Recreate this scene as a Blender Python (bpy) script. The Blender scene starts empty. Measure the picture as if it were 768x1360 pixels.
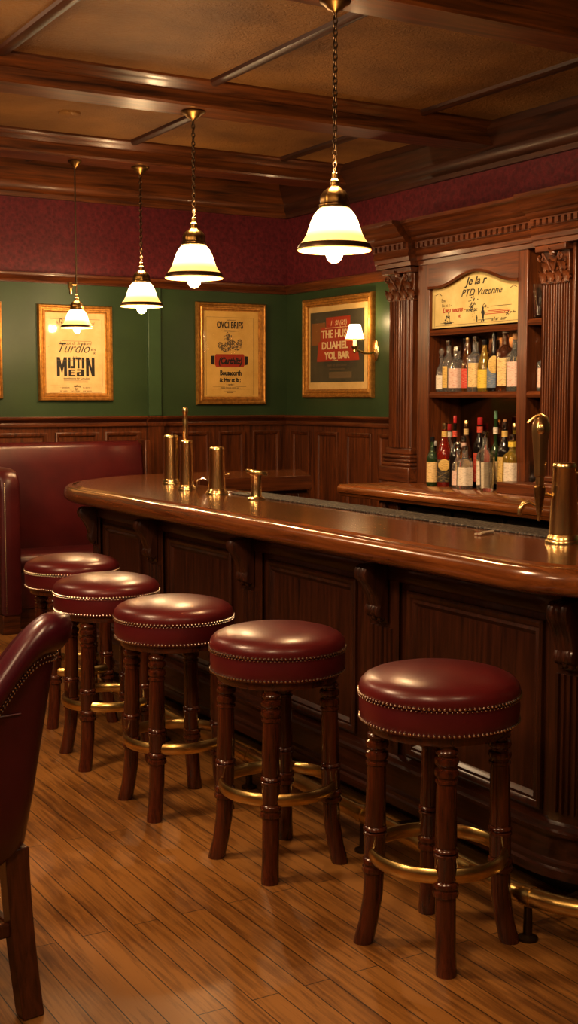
import bpy, bmesh, math, random
from math import sin, cos, pi, radians, sqrt
from mathutils import Vector, Matrix
random.seed(7)
SC = bpy.context.scene
COL = SC.collection
ORG = {}

# ------------------------------------------------------------------ materials
def mat(name, color=(.5, .5, .5), rough=.5, metal=0., coat=0., coat_rough=.1, emit=None, estr=0., trans=0., ior=1.45, spec=.5):
    m = bpy.data.materials.new(name); m.use_nodes = True
    b = m.node_tree.nodes['Principled BSDF']
    b.inputs['Base Color'].default_value = (*color, 1)
    b.inputs['Roughness'].default_value = rough
    b.inputs['Metallic'].default_value = metal
    b.inputs['Coat Weight'].default_value = coat
    b.inputs['Coat Roughness'].default_value = coat_rough
    b.inputs['IOR'].default_value = ior
    b.inputs['Specular IOR Level'].default_value = spec
    b.inputs['Transmission Weight'].default_value = trans
    if emit:
        b.inputs['Emission Color'].default_value = (*emit, 1)
        b.inputs['Emission Strength'].default_value = estr
    return m

def nd(m, t, **kw):
    n = m.node_tree.nodes.new(t)
    for k, v in kw.items():
        if k in n.inputs.keys(): n.inputs[k].default_value = v
        else: setattr(n, k, v)
    return n
def lk(m, a, ao, b, bi): m.node_tree.links.new(a.outputs[ao], b.inputs[bi])
def bsdf(m): return m.node_tree.nodes['Principled BSDF']
def coords(m, scale=(1, 1, 1), rot=(0, 0, 0)):
    tc = nd(m, 'ShaderNodeTexCoord'); mp = nd(m, 'ShaderNodeMapping')
    mp.inputs['Scale'].default_value = scale; mp.inputs['Rotation'].default_value = rot
    lk(m, tc, 'Object', mp, 'Vector'); return mp
def ramp(m, stops):
    r = nd(m, 'ShaderNodeValToRGB'); cr = r.color_ramp
    while len(cr.elements) < len(stops): cr.elements.new(.5)
    for e, (p, c) in zip(cr.elements, stops): e.position = p; e.color = (*c, 1)
    return r
def bump(m, src, out, strength, dist=.01):
    bp = nd(m, 'ShaderNodeBump'); bp.inputs['Strength'].default_value = strength; bp.inputs['Distance'].default_value = dist
    lk(m, src, out, bp, 'Height'); lk(m, bp, 'Normal', bsdf(m), 'Normal'); return bp

def wood(name, dark, light, axis='z', rough=.34, coat=.22, grain=30., bstr=.06):
    m = mat(name, light, rough, coat=coat, coat_rough=.12)
    sc = {'x': (.06, 1, 1), 'y': (1, .06, 1), 'z': (1, 1, .06)}[axis]
    mp = coords(m, tuple(s * grain for s in sc))
    n = nd(m, 'ShaderNodeTexNoise', Scale=1.6, Detail=7., Roughness=.62, Distortion=.5); lk(m, mp, 'Vector', n, 'Vector')
    r = ramp(m, [(.3, dark), (.72, light)]); lk(m, n, 'Fac', r, 'Fac'); lk(m, r, 'Color', bsdf(m), 'Base Color')
    bump(m, n, 'Fac', bstr, .004)
    return m

def noisy(name, dark, light, rough=.5, scale=20., bstr=.2, bdist=.004, detail=5., coat=0., metal=0.):
    m = mat(name, light, rough, coat=coat, metal=metal)
    mp = coords(m)
    n = nd(m, 'ShaderNodeTexNoise', Scale=scale, Detail=detail, Roughness=.6); lk(m, mp, 'Vector', n, 'Vector')
    r = ramp(m, [(.3, dark), (.7, light)]); lk(m, n, 'Fac', r, 'Fac'); lk(m, r, 'Color', bsdf(m), 'Base Color')
    bump(m, n, 'Fac', bstr, bdist)
    return m

M = {}
M['mahog'] = wood('mahogany upright grain', (.030, .0075, .003), (.158, .042, .0088), 'z')
M['mahog_y'] = wood('mahogany grain along bar', (.030, .0075, .003), (.158, .042, .0088), 'y')
M['mahog_x'] = wood('mahogany grain across', (.030, .0075, .003), (.158, .042, .0088), 'x')
M['bar_dark'] = wood('dark bar front mahogany', (.014, .0035, .002), (.072, .019, .0075), 'z', .33, .3)
M['bar_dark_y'] = wood('dark bar moulding mahogany', (.014, .0035, .002), (.066, .017, .007), 'y', .28, .4)
M['bar_top'] = wood('polished bar top', (.075, .019, .004), (.27, .085, .019), 'y', .2, .6, 22., .03)
M['stool_wood'] = wood('stool leg mahogany', (.024, .005, .003), (.13, .028, .008), 'z', .24, .5, 40.)
M['chair_wood'] = wood('chair leg wood', (.035, .009, .004), (.13, .035, .012), 'z', .3, .4, 40.)
M['beam'] = wood('ceiling beam wood', (.022, .006, .0025), (.21, .062, .012), 'x', .36, .18, 18.)
M['beam_y'] = wood('ceiling batten wood', (.018, .005, .002), (.09, .026, .008), 'y', .45, .1, 18.)
M['gold_wood'] = noisy('gilded frame', (.24, .105, .018), (.52, .26, .055), .33, 40., .12, .002, metal=.55)
M['brass'] = noisy('polished brass', (.74, .52, .22), (.88, .68, .34), .24, 9., .02, .001, metal=1.)
M['brass_old'] = noisy('aged brass', (.12, .065, .02), (.30, .175, .055), .34, 25., .15, .002, metal=1.)
M['brass_rail'] = noisy('worn foot rail brass', (.58, .41, .14), (.76, .57, .23), .28, 14., .04, .001, metal=1.)
M['bronze'] = mat('dark bronze band', (.07, .032, .012), .4, metal=.6)
M['iron'] = mat('dark bronze chain', (.075, .045, .022), .38, metal=.9)
M['stud'] = mat('pewter nailheads', (.62, .50, .40), .25, metal=1.)
M['black'] = noisy('black cooler enamel', (.016, .015, .014), (.030, .027, .025), .35, 30., .05)
M['black_gloss'] = mat('black gloss', (.014, .013, .013), .16, coat=.5)
M['chrome'] = mat('chrome', (.62, .6, .56), .16, metal=1.)
M['rubber'] = None
# leather
def leather(name, dark, light, rough=.34):
    m = mat(name, light, rough, coat=.25, coat_rough=.22)
    mp = coords(m)
    v = nd(m, 'ShaderNodeTexVoronoi', Scale=260.); lk(m, mp, 'Vector', v, 'Vector')
    n = nd(m, 'ShaderNodeTexNoise', Scale=5., Detail=4.); lk(m, mp, 'Vector', n, 'Vector')
    r = ramp(m, [(.3, dark), (.7, light)]); lk(m, n, 'Fac', r, 'Fac'); lk(m, r, 'Color', bsdf(m), 'Base Color')
    bump(m, v, 'Distance', .07, .002); return m
M['leather'] = leather('burgundy leather', (.085, .0075, .009), (.14, .0115, .012))
M['leather_side'] = leather('burgundy leather band', (.075, .006, .009), (.115, .009, .012), .38)
M['leather_booth'] = leather('booth burgundy leather', (.060, .006, .007), (.098, .010, .010), .36)
M['leather_chair'] = leather('chair burgundy leather', (.048, .003, .0085), (.078, .005, .013), .33)
# drip mat
m = mat('woven rubber mat', (.08, .07, .06), .55)
mp = coords(m); v = nd(m, 'ShaderNodeTexVoronoi', Scale=95.); lk(m, mp, 'Vector', v, 'Vector')
r = ramp(m, [(.15, (.19, .165, .14)), (.6, (.02, .017, .015))]); lk(m, v, 'Distance', r, 'Fac'); lk(m, r, 'Color', bsdf(m), 'Base Color'); bump(m, v, 'Distance', .8, .004); M['rubber'] = m
# plaster ceiling
m = mat('embossed bronze plaster', (.2, .1, .03), .52)
mp = coords(m)
n1 = nd(m, 'ShaderNodeTexNoise', Scale=38., Detail=6., Roughness=.65, Distortion=1.2); lk(m, mp, 'Vector', n1, 'Vector')
n2 = nd(m, 'ShaderNodeTexNoise', Scale=2.2, Detail=3.); lk(m, mp, 'Vector', n2, 'Vector')
r = ramp(m, [(.3, (.21, .092, .017)), (.7, (.42, .20, .044))]); lk(m, n2, 'Fac', r, 'Fac'); lk(m, r, 'Color', bsdf(m), 'Base Color')
bump(m, n1, 'Fac', .9, .02); M['plaster'] = m
# burgundy wallpaper
m = mat('burgundy damask wallpaper', (.1, .012, .012), .55)
mp = coords(m)
v = nd(m, 'ShaderNodeTexVoronoi', Scale=38., feature='SMOOTH_F1'); lk(m, mp, 'Vector', v, 'Vector')
n = nd(m, 'ShaderNodeTexNoise', Scale=55., Detail=4., Distortion=1.5); lk(m, mp, 'Vector', n, 'Vector')
mx = nd(m, 'ShaderNodeMath', operation='MULTIPLY'); lk(m, v, 'Distance', mx, 0); lk(m, n, 'Fac', mx, 1)
r = ramp(m, [(.05, (.072, .006, .010)), (.36, (.145, .014, .019))]); lk(m, mx, 0, r, 'Fac'); lk(m, r, 'Color', bsdf(m), 'Base Color')
bump(m, mx, 0, .5, .006); M['paper_red'] = m
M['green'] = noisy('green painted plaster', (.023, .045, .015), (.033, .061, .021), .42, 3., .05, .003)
M['green_lit'] = noisy('green plaster lit tone', (.034, .066, .026), (.044, .085, .034), .4, 3., .05, .003)  # wall green lightened: the light on the pier is put into its colour
# plank floor (boards run along the bar)
m = mat('worn oak boards', (.2, .08, .02), .36, coat=.12, coat_rough=.25)
mp = coords(m, (1, 1, 1), (0, 0, radians(90)))
br = nd(m, 'ShaderNodeTexBrick', Scale=1.0, offset=.43, offset_frequency=2)
br.inputs['Color1'].default_value = (.25, .25, .25, 1); br.inputs['Color2'].default_value = (.7, .7, .7, 1); br.inputs['Mortar'].default_value = (0, 0, 0, 1)
br.inputs['Mortar Size'].default_value = .0016; br.inputs['Brick Width'].default_value = 1.35; br.inputs['Row Height'].default_value = .078; br.inputs['Bias'].default_value = 0.
lk(m, mp, 'Vector', br, 'Vector')
mp2 = coords(m, (46, 2.6, 10)); n = nd(m, 'ShaderNodeTexNoise', Scale=1.3, Detail=8., Roughness=.65, Distortion=.6); lk(m, mp2, 'Vector', n, 'Vector')
mp3 = coords(m, (1, .6, 1)); n3 = nd(m, 'ShaderNodeTexNoise', Scale=2.6, Detail=5., Roughness=.6); lk(m, mp3, 'Vector', n3, 'Vector')
a1 = nd(m, 'ShaderNodeMath', operation='MULTIPLY_ADD'); lk(m, br, 'Color', a1, 0); a1.inputs[1].default_value = .22; lk(m, n, 'Fac', a1, 2)
a2 = nd(m, 'ShaderNodeMath', operation='MULTIPLY_ADD'); lk(m, n3, 'Fac', a2, 0); a2.inputs[1].default_value = .62; lk(m, a1, 0, a2, 2)
r = ramp(m, [(.50, (.036, .013, .003)), (.80, (.175, .070, .0135)), (1.12, (.32, .145, .032))]); r.color_ramp.elements[2].position = 1.0
lk(m, a2, 0, r, 'Fac')
mm = nd(m, 'ShaderNodeMix', data_type='RGBA'); mm.inputs['B'].default_value = (.018, .007, .003, 1)
for s in mm.inputs:
    pass
lk(m, br, 'Fac', mm, 'Factor')
m.node_tree.links.new(r.outputs['Color'], mm.inputs[6]); mm.inputs[7].default_value = (.018, .007, .003, 1)
m.node_tree.links.new(mm.outputs[2], bsdf(m).inputs['Base Color'])
rr = nd(m, 'ShaderNodeMapRange'); rr.inputs['To Min'].default_value = .28; rr.inputs['To Max'].default_value = .55; lk(m, n3, 'Fac', rr, 'Value'); lk(m, rr, 'Result', bsdf(m), 'Roughness')
bump(m, a1, 0, .1, .004); M['floor'] = m
# papers
def paper(name, c1, c2): return noisy(name, c1, c2, .6, 7., .03, .001)
M['cream'] = paper('aged cream print', (.60, .41, .17), (.74, .55, .27))
M['ochre'] = paper('ochre print', (.56, .34, .08), (.68, .44, .13))
M['linen'] = paper('linen mount', (.50, .34, .13), (.62, .44, .19))
M['olive'] = paper('dark olive print', (.035, .034, .02), (.06, .055, .033))
M['signboard'] = paper('painted signboard', (.46, .34, .12), (.62, .49, .21))
M['ink'] = mat('black ink', (.014, .010, .007), .6)
M['ink_soft'] = mat('faded ink', (.13, .085, .04), .7)
M['red_ink'] = mat('red print', (.33, .03, .008), .6)
M['brown_ink'] = mat('brown print', (.20, .075, .015), .6)
M['cream_ink'] = mat('cream lettering paint', (.62, .49, .27), .6)
# pane: clear sheet with a mirror-like sheen (fresnel)
m = bpy.data.materials.new('picture glass'); m.use_nodes = True; m.node_tree.nodes.clear()
o = m.node_tree.nodes.new('ShaderNodeOutputMaterial'); mi = m.node_tree.nodes.new('ShaderNodeMixShader'); tr = m.node_tree.nodes.new('ShaderNodeBsdfTransparent'); gl = m.node_tree.nodes.new('ShaderNodeBsdfGlossy'); fr = m.node_tree.nodes.new('ShaderNodeLayerWeight'); pw = m.node_tree.nodes.new('ShaderNodeMath'); pw.operation = 'POWER'; pw.inputs[1].default_value = 4.; ma = m.node_tree.nodes.new('ShaderNodeMath'); ma.operation = 'MULTIPLY_ADD'; ma.inputs[1].default_value = .5; ma.inputs[2].default_value = .02; m.node_tree.links.new(fr.outputs['Facing'], pw.inputs[0]); m.node_tree.links.new(pw.outputs[0], ma.inputs[0])
gl.inputs['Roughness'].default_value = .06
m.node_tree.links.new(ma.outputs[0], mi.inputs[0]); m.node_tree.links.new(tr.outputs[0], mi.inputs[1]); m.node_tree.links.new(gl.outputs[0], mi.inputs[2]); m.node_tree.links.new(mi.outputs[0], o.inputs[0]); M['pane'] = m
M['mirror'] = noisy('smoky tinted mirror', (.16, .075, .03), (.24, .12, .05), .1, 3., .01, .001, metal=1.)
# lamp glass: warm at the rim, white where the bulb sits behind it (object-space height)
def lampglass(name, zlo, zhi, e0, e1):
    m = mat(name, (.80, .62, .32), .35)
    tc = nd(m, 'ShaderNodeTexCoord'); sx = nd(m, 'ShaderNodeSeparateXYZ'); lk(m, tc, 'Object', sx, 'Vector')
    mr = nd(m, 'ShaderNodeMapRange'); mr.inputs['From Min'].default_value = zlo; mr.inputs['From Max'].default_value = zhi; lk(m, sx, 'Z', mr, 'Value')
    r = ramp(m, [(0, (1., .55, .13)), (.3, (1., .62, .18)), (.55, (1., .80, .42)), (.85, (1., .80, .42)), (1, (1., .58, .16))]); lk(m, mr, 'Result', r, 'Fac'); lk(m, r, 'Color', bsdf(m), 'Emission Color')
    r2 = ramp(m, [(0, (e0,) * 3), (.3, (e0 * 1.15,) * 3), (.55, (e1,) * 3), (.85, (e1,) * 3), (1, (e0,) * 3)]); lk(m, mr, 'Result', r2, 'Fac')
    mu = nd(m, 'ShaderNodeMath', operation='MULTIPLY'); mu.inputs[1].default_value = 4.; lk(m, r2, 'Color', mu, 0)
    lk(m, mu, 0, bsdf(m), 'Emission Strength'); return m
M['shade'] = lampglass('lit opal glass', 0.0, .172, .21, .9)
M['bulb'] = mat('lit bulb', (1, .9, .7), .4, emit=(1., .83, .5), estr=7.)
M['candle_shade'] = mat('lit fabric shade', (.9, .75, .5), .6, emit=(1., .76, .40), estr=3.2)
M['ivory'] = mat('ivory candle sleeve', (.75, .62, .4), .5, emit=(1., .7, .3), estr=.35)
def glass(name, c, rough=.05, tr=.8): return mat(name, c, rough, trans=tr, ior=1.45)
G = {'clear': glass('clear bottle glass', (.90, .87, .81), .02, .94), 'crystal': glass('cut crystal', (.95, .94, .9), .02, 1.), 'dark': glass('near black bottle glass', (.012, .008, .006), .06, .2), 'green': glass('green bottle glass', (.05, .10, .025), .04, .7),
     'amber': glass('amber spirit', (.55, .22, .04), .03, .92), 'brown': glass('brown bottle glass', (.22, .07, .02), .03, .8), 'yellow': glass('yellow liqueur', (.75, .50, .07), .03, .85), 'red': glass('red liqueur', (.42, .03, .012), .04, .75), 'blue': glass('slate blue bottle', (.05, .065, .08), .05, .5)}
def labelmat(name, c, ink, sc=1.):
    m = mat(name, c, .6); tc = nd(m, 'ShaderNodeTexCoord'); mp = nd(m, 'ShaderNodeMapping'); lk(m, tc, 'Object', mp, 'Vector'); mp.inputs['Scale'].default_value = (45, 45, 230)
    n = nd(m, 'ShaderNodeTexNoise', Scale=1.2 * sc, Detail=2.); lk(m, mp, 'Vector', n, 'Vector'); r = ramp(m, [(.36, tuple(.5 * a + .5 * b for a, b in zip(ink, c))), (.5, c)]); lk(m, n, 'Fac', r, 'Fac'); lk(m, r, 'Color', bsdf(m), 'Base Color'); return m
L = {'white': labelmat('white label', (.62, .53, .42), (.25, .18, .12)), 'cream': labelmat('cream label', (.62, .44, .20), (.16, .07, .03)), 'gold': labelmat('gold label', (.55, .36, .10), (.08, .04, .01)),
     'pink': labelmat('pale pink label', (.58, .42, .34), (.35, .08, .05)), 'black': labelmat('black label', (.02, .015, .012), (.4, .26, .07)), 'yellow': labelmat('yellow label', (.6, .42, .05), (.2, .12, .02)), 'blue': labelmat('blue label', (.10, .14, .2), (.4, .32, .2)), 'red': labelmat('red label', (.45, .03, .015), (.5, .35, .2))}
CAP = {'silver': M['chrome'], 'gold': M['brass'], 'black': M['black_gloss'], 'red': mat('red cap', (.35, .02, .02), .35), 'green': mat('green cap', (.10, .22, .12), .4), 'white': mat('white cap', (.6, .55, .48), .4), 'cork': mat('cork stopper', (.3, .15, .06), .8)}

# ------------------------------------------------------------------ mesh builder
class MB:
    def __init__(s): s.b = bmesh.new()
    def verts(s, pts): return [s.b.verts.new(p) for p in pts]
    def face(s, vs):
        try: return s.b.faces.new(vs)
        except ValueError: return None
    def box(s, x0, x1, y0, y1, z0, z1):
        v = s.verts([(x, y, z) for z in (z0, z1) for y in (y0, y1) for x in (x0, x1)])
        for q in ((0, 2, 3, 1), (4, 5, 7, 6), (0, 1, 5, 4), (2, 6, 7, 3), (0, 4, 6, 2), (1, 3, 7, 5)): s.face([v[i] for i in q])
        return s
    def loops(s, rows, close_u=True, cap0=True, cap1=True):
        R = [s.verts(r) for r in rows]; n = len(R[0])
        for a, b in zip(R, R[1:]):
            for i in range(n if close_u else n - 1):
                j = (i + 1) % n; s.face([a[i], a[j], b[j], b[i]])
        if cap0: s.face(R[0][::-1])
        if cap1: s.face(R[-1])
        return R
    def lathe(s, prof, c=(0, 0, 0), n=24, rfun=None, cap=True):
        s.loops([[(c[0] + r * (rfun(2 * pi * i / n) if rfun else 1) * cos(2 * pi * i / n), c[1] + r * (rfun(2 * pi * i / n) if rfun else 1) * sin(2 * pi * i / n), c[2] + z) for i in range(n)] for r, z in prof], cap0=cap, cap1=cap); return s
    def lathe_axis(s, prof, base, axis, n=16):
        a = Vector(axis).normalized(); u = a.orthogonal().normalized(); w = a.cross(u); B = Vector(base)
        s.loops([[B + a * h + (u * cos(2 * pi * i / n) + w * sin(2 * pi * i / n)) * r for i in range(n)] for r, h in prof]); return s
    def tube(s, pts, r, n=10, closed=False, flat=1.):
        P = [Vector(p) for p in pts]; rows = []; N = len(P); up = None
        for i, p in enumerate(P):
            t = (P[(i + 1) % N] - P[i - 1]) if closed else (P[min(i + 1, N - 1)] - P[max(i - 1, 0)])
            t.normalize()
            if up is None:
                up = Vector((0, 0, 1)) if abs(t.z) < .9 else Vector((1, 0, 0))
            u = t.cross(up).normalized(); w = u.cross(t).normalized(); up = w
            rr = r[i] if isinstance(r, (list, tuple)) else r
            rows.append([p + u * rr * cos(2 * pi * k / n) + w * rr * flat * sin(2 * pi * k / n) for k in range(n)])
        if closed:
            rows.append(rows[0]); s.loops(rows, cap0=False, cap1=False); bmesh.ops.remove_doubles(s.b, verts=s.b.verts[:], dist=1e-6)
        else: s.loops(rows)
        return s
    def ball(s, c, r, u=8, v=6, sz=1.):
        s.lathe([(max(r * sin(pi * i / v), r * .02), -r * sz * cos(pi * i / v)) for i in range(v + 1)], c, u); return s
    def extrude(s, poly, f0, f1):
        """poly: 2-D points; f0/f1 map a 2-D point to the two end positions"""
        s.loops([[f0(*p) for p in poly], [f1(*p) for p in poly]]); return s
    def mould(s, p0, p1, prof, nrm):
        """straight moulding; prof = closed list of (out, z)"""
        N = Vector(nrm); s.extrude(prof, lambda a, z: Vector((p0[0], p0[1], 0)) + N * a + Vector((0, 0, z)), lambda a, z: Vector((p1[0], p1[1], 0)) + N * a + Vector((0, 0, z))); return s
    def frame(s, f, u0, u1, v0, v1, prof, nu=1, closed=True):
        """mitred rectangular frame; prof = [(inset, out)]; f maps (u, v, out)"""
        rows = []
        for d, w in prof:
            a, b, c, e = u0 + d, u1 - d, v0 + d, v1 - d
            lo = [f(a + (b - a) * i / nu, c, w) for i in range(nu + 1)]; hi = [f(b - (b - a) * i / nu, e, w) for i in range(nu + 1)]
            rows.append(lo + hi)
        if closed: rows.append(rows[0])
        s.loops(rows, cap0=False, cap1=False)
        if closed: bmesh.ops.remove_doubles(s.b, verts=s.b.verts[:], dist=1e-6)
        return s

def link(name, data, parent=None, loc=(0, 0, 0)):
    o = bpy.data.objects.new(name, data); COL.objects.link(o)
    if parent is not None: o.parent = parent; ORG[o.name] = ORG[parent.name]
    else: o.location = loc; ORG[o.name] = Vector(loc)
    return o
def obj(name, mb, m, parent=None, loc=(0, 0, 0), bevel=0., smooth=38, kind=None, label=None):
    """geometry given in world coordinates (or the prototype's own); moved into the thing's frame"""
    org = ORG[parent.name] if parent is not None else Vector(loc)
    b = mb.b
    bmesh.ops.recalc_face_normals(b, faces=b.faces[:])
    if org.length: bmesh.ops.translate(b, vec=-org, verts=b.verts[:])
    me = bpy.data.meshes.new(name); b.to_mesh(me); b.free()
    me.materials.append(m)
    if smooth:
        me.shade_smooth(); me.set_sharp_from_angle(angle=radians(smooth))
    o = link(name, me, parent, loc)
    if bevel:
        bv = o.modifiers.new('edge', 'BEVEL'); bv.width = bevel; bv.segments = 2; bv.limit_method = 'ANGLE'; bv.angle_limit = radians(40)
    if kind: o['kind'] = kind
    if label: o['label'] = label
    return o
def tag(o, label, cat, group=None):
    o['label'] = label; o['category'] = cat
    if group: o['group'] = group
    return o
def thing(name, loc, label, cat, group=None):
    o = bpy.data.objects.new(name, None); COL.objects.link(o); o.location = loc; o.empty_display_size = .1
    ORG[o.name] = Vector(loc); return tag(o, label, cat, group)
def struct(name, mb, m, bevel=0., smooth=38, parent=None): return obj(name, mb, m, parent, bevel=bevel, smooth=smooth, kind='structure')
def dup(root, loc, rz=0., label=None):
    r = root.copy(); COL.objects.link(r); r.location = loc; r.rotation_euler = (0, 0, rz)
    if label: r['label'] = label
    for ch in list(root.children):
        c = ch.copy(); COL.objects.link(c); c.parent = r
        for g in list(ch.children):
            d = g.copy(); COL.objects.link(d); d.parent = c
    return r
def text_into(mb, body, pos, size, face='-Y', bold=0., shear=0., sx=1., align='CENTER', depth=.0006, spacing=1.):
    """flat raised lettering, facing -Y (far wall) or -X (side wall); pos = centre of the baseline"""
    cu = bpy.data.curves.new('lettering', 'FONT'); cu.body = body; cu.size = size; cu.offset = bold; cu.shear = shear; cu.align_x = align; cu.extrude = depth; cu.space_character = spacing; cu.resolution_u = 3
    o = bpy.data.objects.new('lettering', cu); COL.objects.link(o)
    dg = bpy.context.evaluated_depsgraph_get(); me = bpy.data.meshes.new_from_object(o.evaluated_get(dg))
    R = Matrix.Rotation(radians(90), 4, 'X')
    if face == '-X': R = Matrix.Rotation(radians(-90), 4, 'Z') @ R
    me.transform(Matrix.Translation(pos) @ R @ Matrix.Diagonal((sx, 1, 1, 1)))
    mb.b.from_mesh(me); bpy.data.objects.remove(o); bpy.data.curves.remove(cu); bpy.data.meshes.remove(me)

WX, WY, CZ = 5.05, 8.6, 3.17          # side wall plane, far wall plane, ceiling height
X0, Y0 = -2.6, -2.6

# ------------------------------------------------------------------ room shell
struct('floor', MB().box(X0, WX + .2, Y0, WY + .2, -.1, 0), M['floor'], smooth=0)
struct('ceiling', MB().box(X0, WX + .2, Y0, WY + .2, CZ, CZ + .1), M['plaster'], smooth=0)
DZ, RZ = 1.405, 2.40
def wall(side, f_low, f_mid, f_top):
    w = struct('wall_' + side, f_mid, M['green'], smooth=0)
    struct('wainscot', f_low, M['mahog'], smooth=0, parent=w); struct('wallpaper_frieze', f_top, M['paper_red'], smooth=0, parent=w)
    return w
def slab(kind, z0, z1):
    if kind == 'far': return MB().box(X0 - .2, WX + .2, WY, WY + .2, z0, z1)
    if kind == 'right': return MB().box(WX, WX + .2, Y0, WY, z0, z1)
    if kind == 'left': return MB().box(X0 - .2, X0, Y0, WY, z0, z1)
    return MB().box(X0 - .2, WX + .2, Y0 - .2, Y0, z0, z1)
WALL = {}
for nm, k in (('back', 'far'), ('right', 'right'), ('left', 'left'), ('front', 'front')):
    WALL[nm] = wall(nm, slab(k, 0, DZ), slab(k, DZ, RZ), slab(k, RZ, CZ))
# picture rail, dado rail, crown, baseboard
RAIL = [(0, RZ - .055), (.018, RZ - .055), (.022, RZ - .04), (.03, RZ - .03), (.045, RZ - .012), (.05, RZ), (.05, RZ + .012), (.035, RZ + .016), (0, RZ + .016)]
DADO = [(0, DZ - .075), (.02, DZ - .075), (.024, DZ - .055), (.02, DZ - .045), (.035, DZ - .03), (.055, DZ - .02), (.06, DZ - .008), (.055, DZ), (0, DZ)]
CROWN = [(0, 2.93), (.03, 2.93), (.035, 2.96), (.06, 2.975), (.075, 3.01), (.075, 3.03), (.11, 3.06), (.14, 3.10), (.17, 3.125), (.17, 3.17), (0, 3.17)]
BASE = [(0, 0), (.03, 0), (.03, .12), (.015, .15), (0, .15)]
tn = 0
def trim(mb, m, kind='trim'):
    global tn; tn += 1
    return struct('trim_%d' % tn, mb, m)
trim(MB().mould((X0, WY), (WX, WY), RAIL, (0, -1, 0)), M['mahog_x'])
trim(MB().mould((WX, 3.0), (WX, WY), RAIL, (-1, 0, 0)), M['mahog_y'])
trim(MB().mould((X0, WY), (WX, WY), DADO, (0, -1, 0)), M['mahog_x'])
trim(MB().mould((WX, 3.0), (WX, WY), DADO, (-1, 0, 0)), M['mahog_y'])
trim(MB().mould((X0, WY), (WX, WY), CROWN, (0, -1, 0)), M['beam'])
trim(MB().mould((WX, 0), (WX, WY), CROWN, (-1, 0, 0)), M['beam_y'])
struct('baseboard_back', MB().mould((X0, WY), (WX, WY), BASE, (0, -1, 0)), M['mahog_x'])
struct('baseboard_right', MB().mould((WX, 0), (WX, WY), BASE, (-1, 0, 0)), M['mahog_y'])
# shallow pier on the far wall
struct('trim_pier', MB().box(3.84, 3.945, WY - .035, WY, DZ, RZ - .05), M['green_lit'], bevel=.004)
struct('trim_pier_base', MB().box(3.83, 3.955, WY - .05, WY, 0, DZ - .07).mould((3.82, WY), (3.965, WY), [(a + .035, z) if a else (a, z) for a, z in DADO], (0, -1, 0)), M['mahog'])
# wainscot panels: raised rectangular mouldings on the wall face
PANEL = [(0, 0), (0, .016), (.008, .02), (.02, .016), (.03, .006), (.034, 0)]
def fm(u, v, w): return (u, WY - w, v)
def rm(u, v, w): return (WX - w, u, v)
for n, (a, b, z0, z1) in enumerate([(2.05, 2.62, .25, 1.29), (2.68, 3.06, .25, 1.29), (3.12, 3.45, .25, 1.29), (3.5, 3.78, .25, 1.29), (4.03, 4.36, .25, 1.285), (4.43, 4.66, .25, 1.285), (4.73, 4.98, .25, 1.285)]):
    struct('wainscot_panel', MB().frame(fm, a, b, z0, z1, PANEL, closed=False), M['mahog'], parent=WALL['back'])
for a, b in [(8.25, 8.52), (7.84, 8.15), (7.40, 7.74), (6.98, 7.32)]:
    struct('wainscot_panel', MB().frame(rm, a, b, .25, 1.285, PANEL, closed=False), M['mahog'], parent=WALL['right'])
# ceiling beams (across) with stepped edges, and thin battens (along the bar)
def beam(y0, y1, zb):
    P = [(y0 - .07, CZ), (y0 - .07, CZ - .012), (y0 - .045, CZ - .03), (y0 - .03, CZ - .034), (y0 - .012, CZ - .052), (y0, CZ - .056), (y0, zb + .012), (y0 + .012, zb), (y1 - .012, zb), (y1, zb + .012), (y1, CZ - .056), (y1 + .012, CZ - .052), (y1 + .03, CZ - .034), (y1 + .07, CZ - .012), (y1 + .07, CZ)]
    return MB().extrude(P, lambda y, z: (X0, y, z), lambda y, z: (WX - .02, y, z))
for y0, y1 in ((.1, .32), (2.1, 2.32), (4.05, 4.27), (5.99, 6.23), (7.6, 7.86)):
    trim(beam(y0, y1, 3.045), M['beam'])
for x, y0, y1 in ((3.05, 4.3, 5.95), (1.92, 4.3, 5.95), (.7, 4.3, 5.95), (4.39, 4.3, 5.95), (3.30, 6.3, 7.55), (2.05, 6.3, 7.55), (4.4, 6.3, 7.55), (2.9, 7.9, 8.45), (2.35, 7.9, 8.45), (4.2, 7.9, 8.45), (3.05, 2.4, 4.0), (4.39, 2.4, 4.0), (1.92, 2.4, 4.0)):
    trim(MB().extrude([(-.035, CZ), (-.03, CZ - .016), (-.012, CZ - .026), (.012, CZ - .026), (.03, CZ - .016), (.035, CZ)], lambda a, z: (x + a, y0, z), lambda a, z: (x + a, y1, z)), M['beam_y'])
tag(obj('ceiling_disc', MB().lathe([(.062, 3.17), (.062, 3.158), (.05, 3.150), (.03, 3.148)], (2.66, 7.0, 0), 24), M['plaster'], loc=(2.66, 7.0, 3.17)), 'small round bronze-painted disc on the ceiling above the booth', 'ceiling fitting')
for v in [bpy.data.objects['ceiling_disc']]:
    pass

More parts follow.
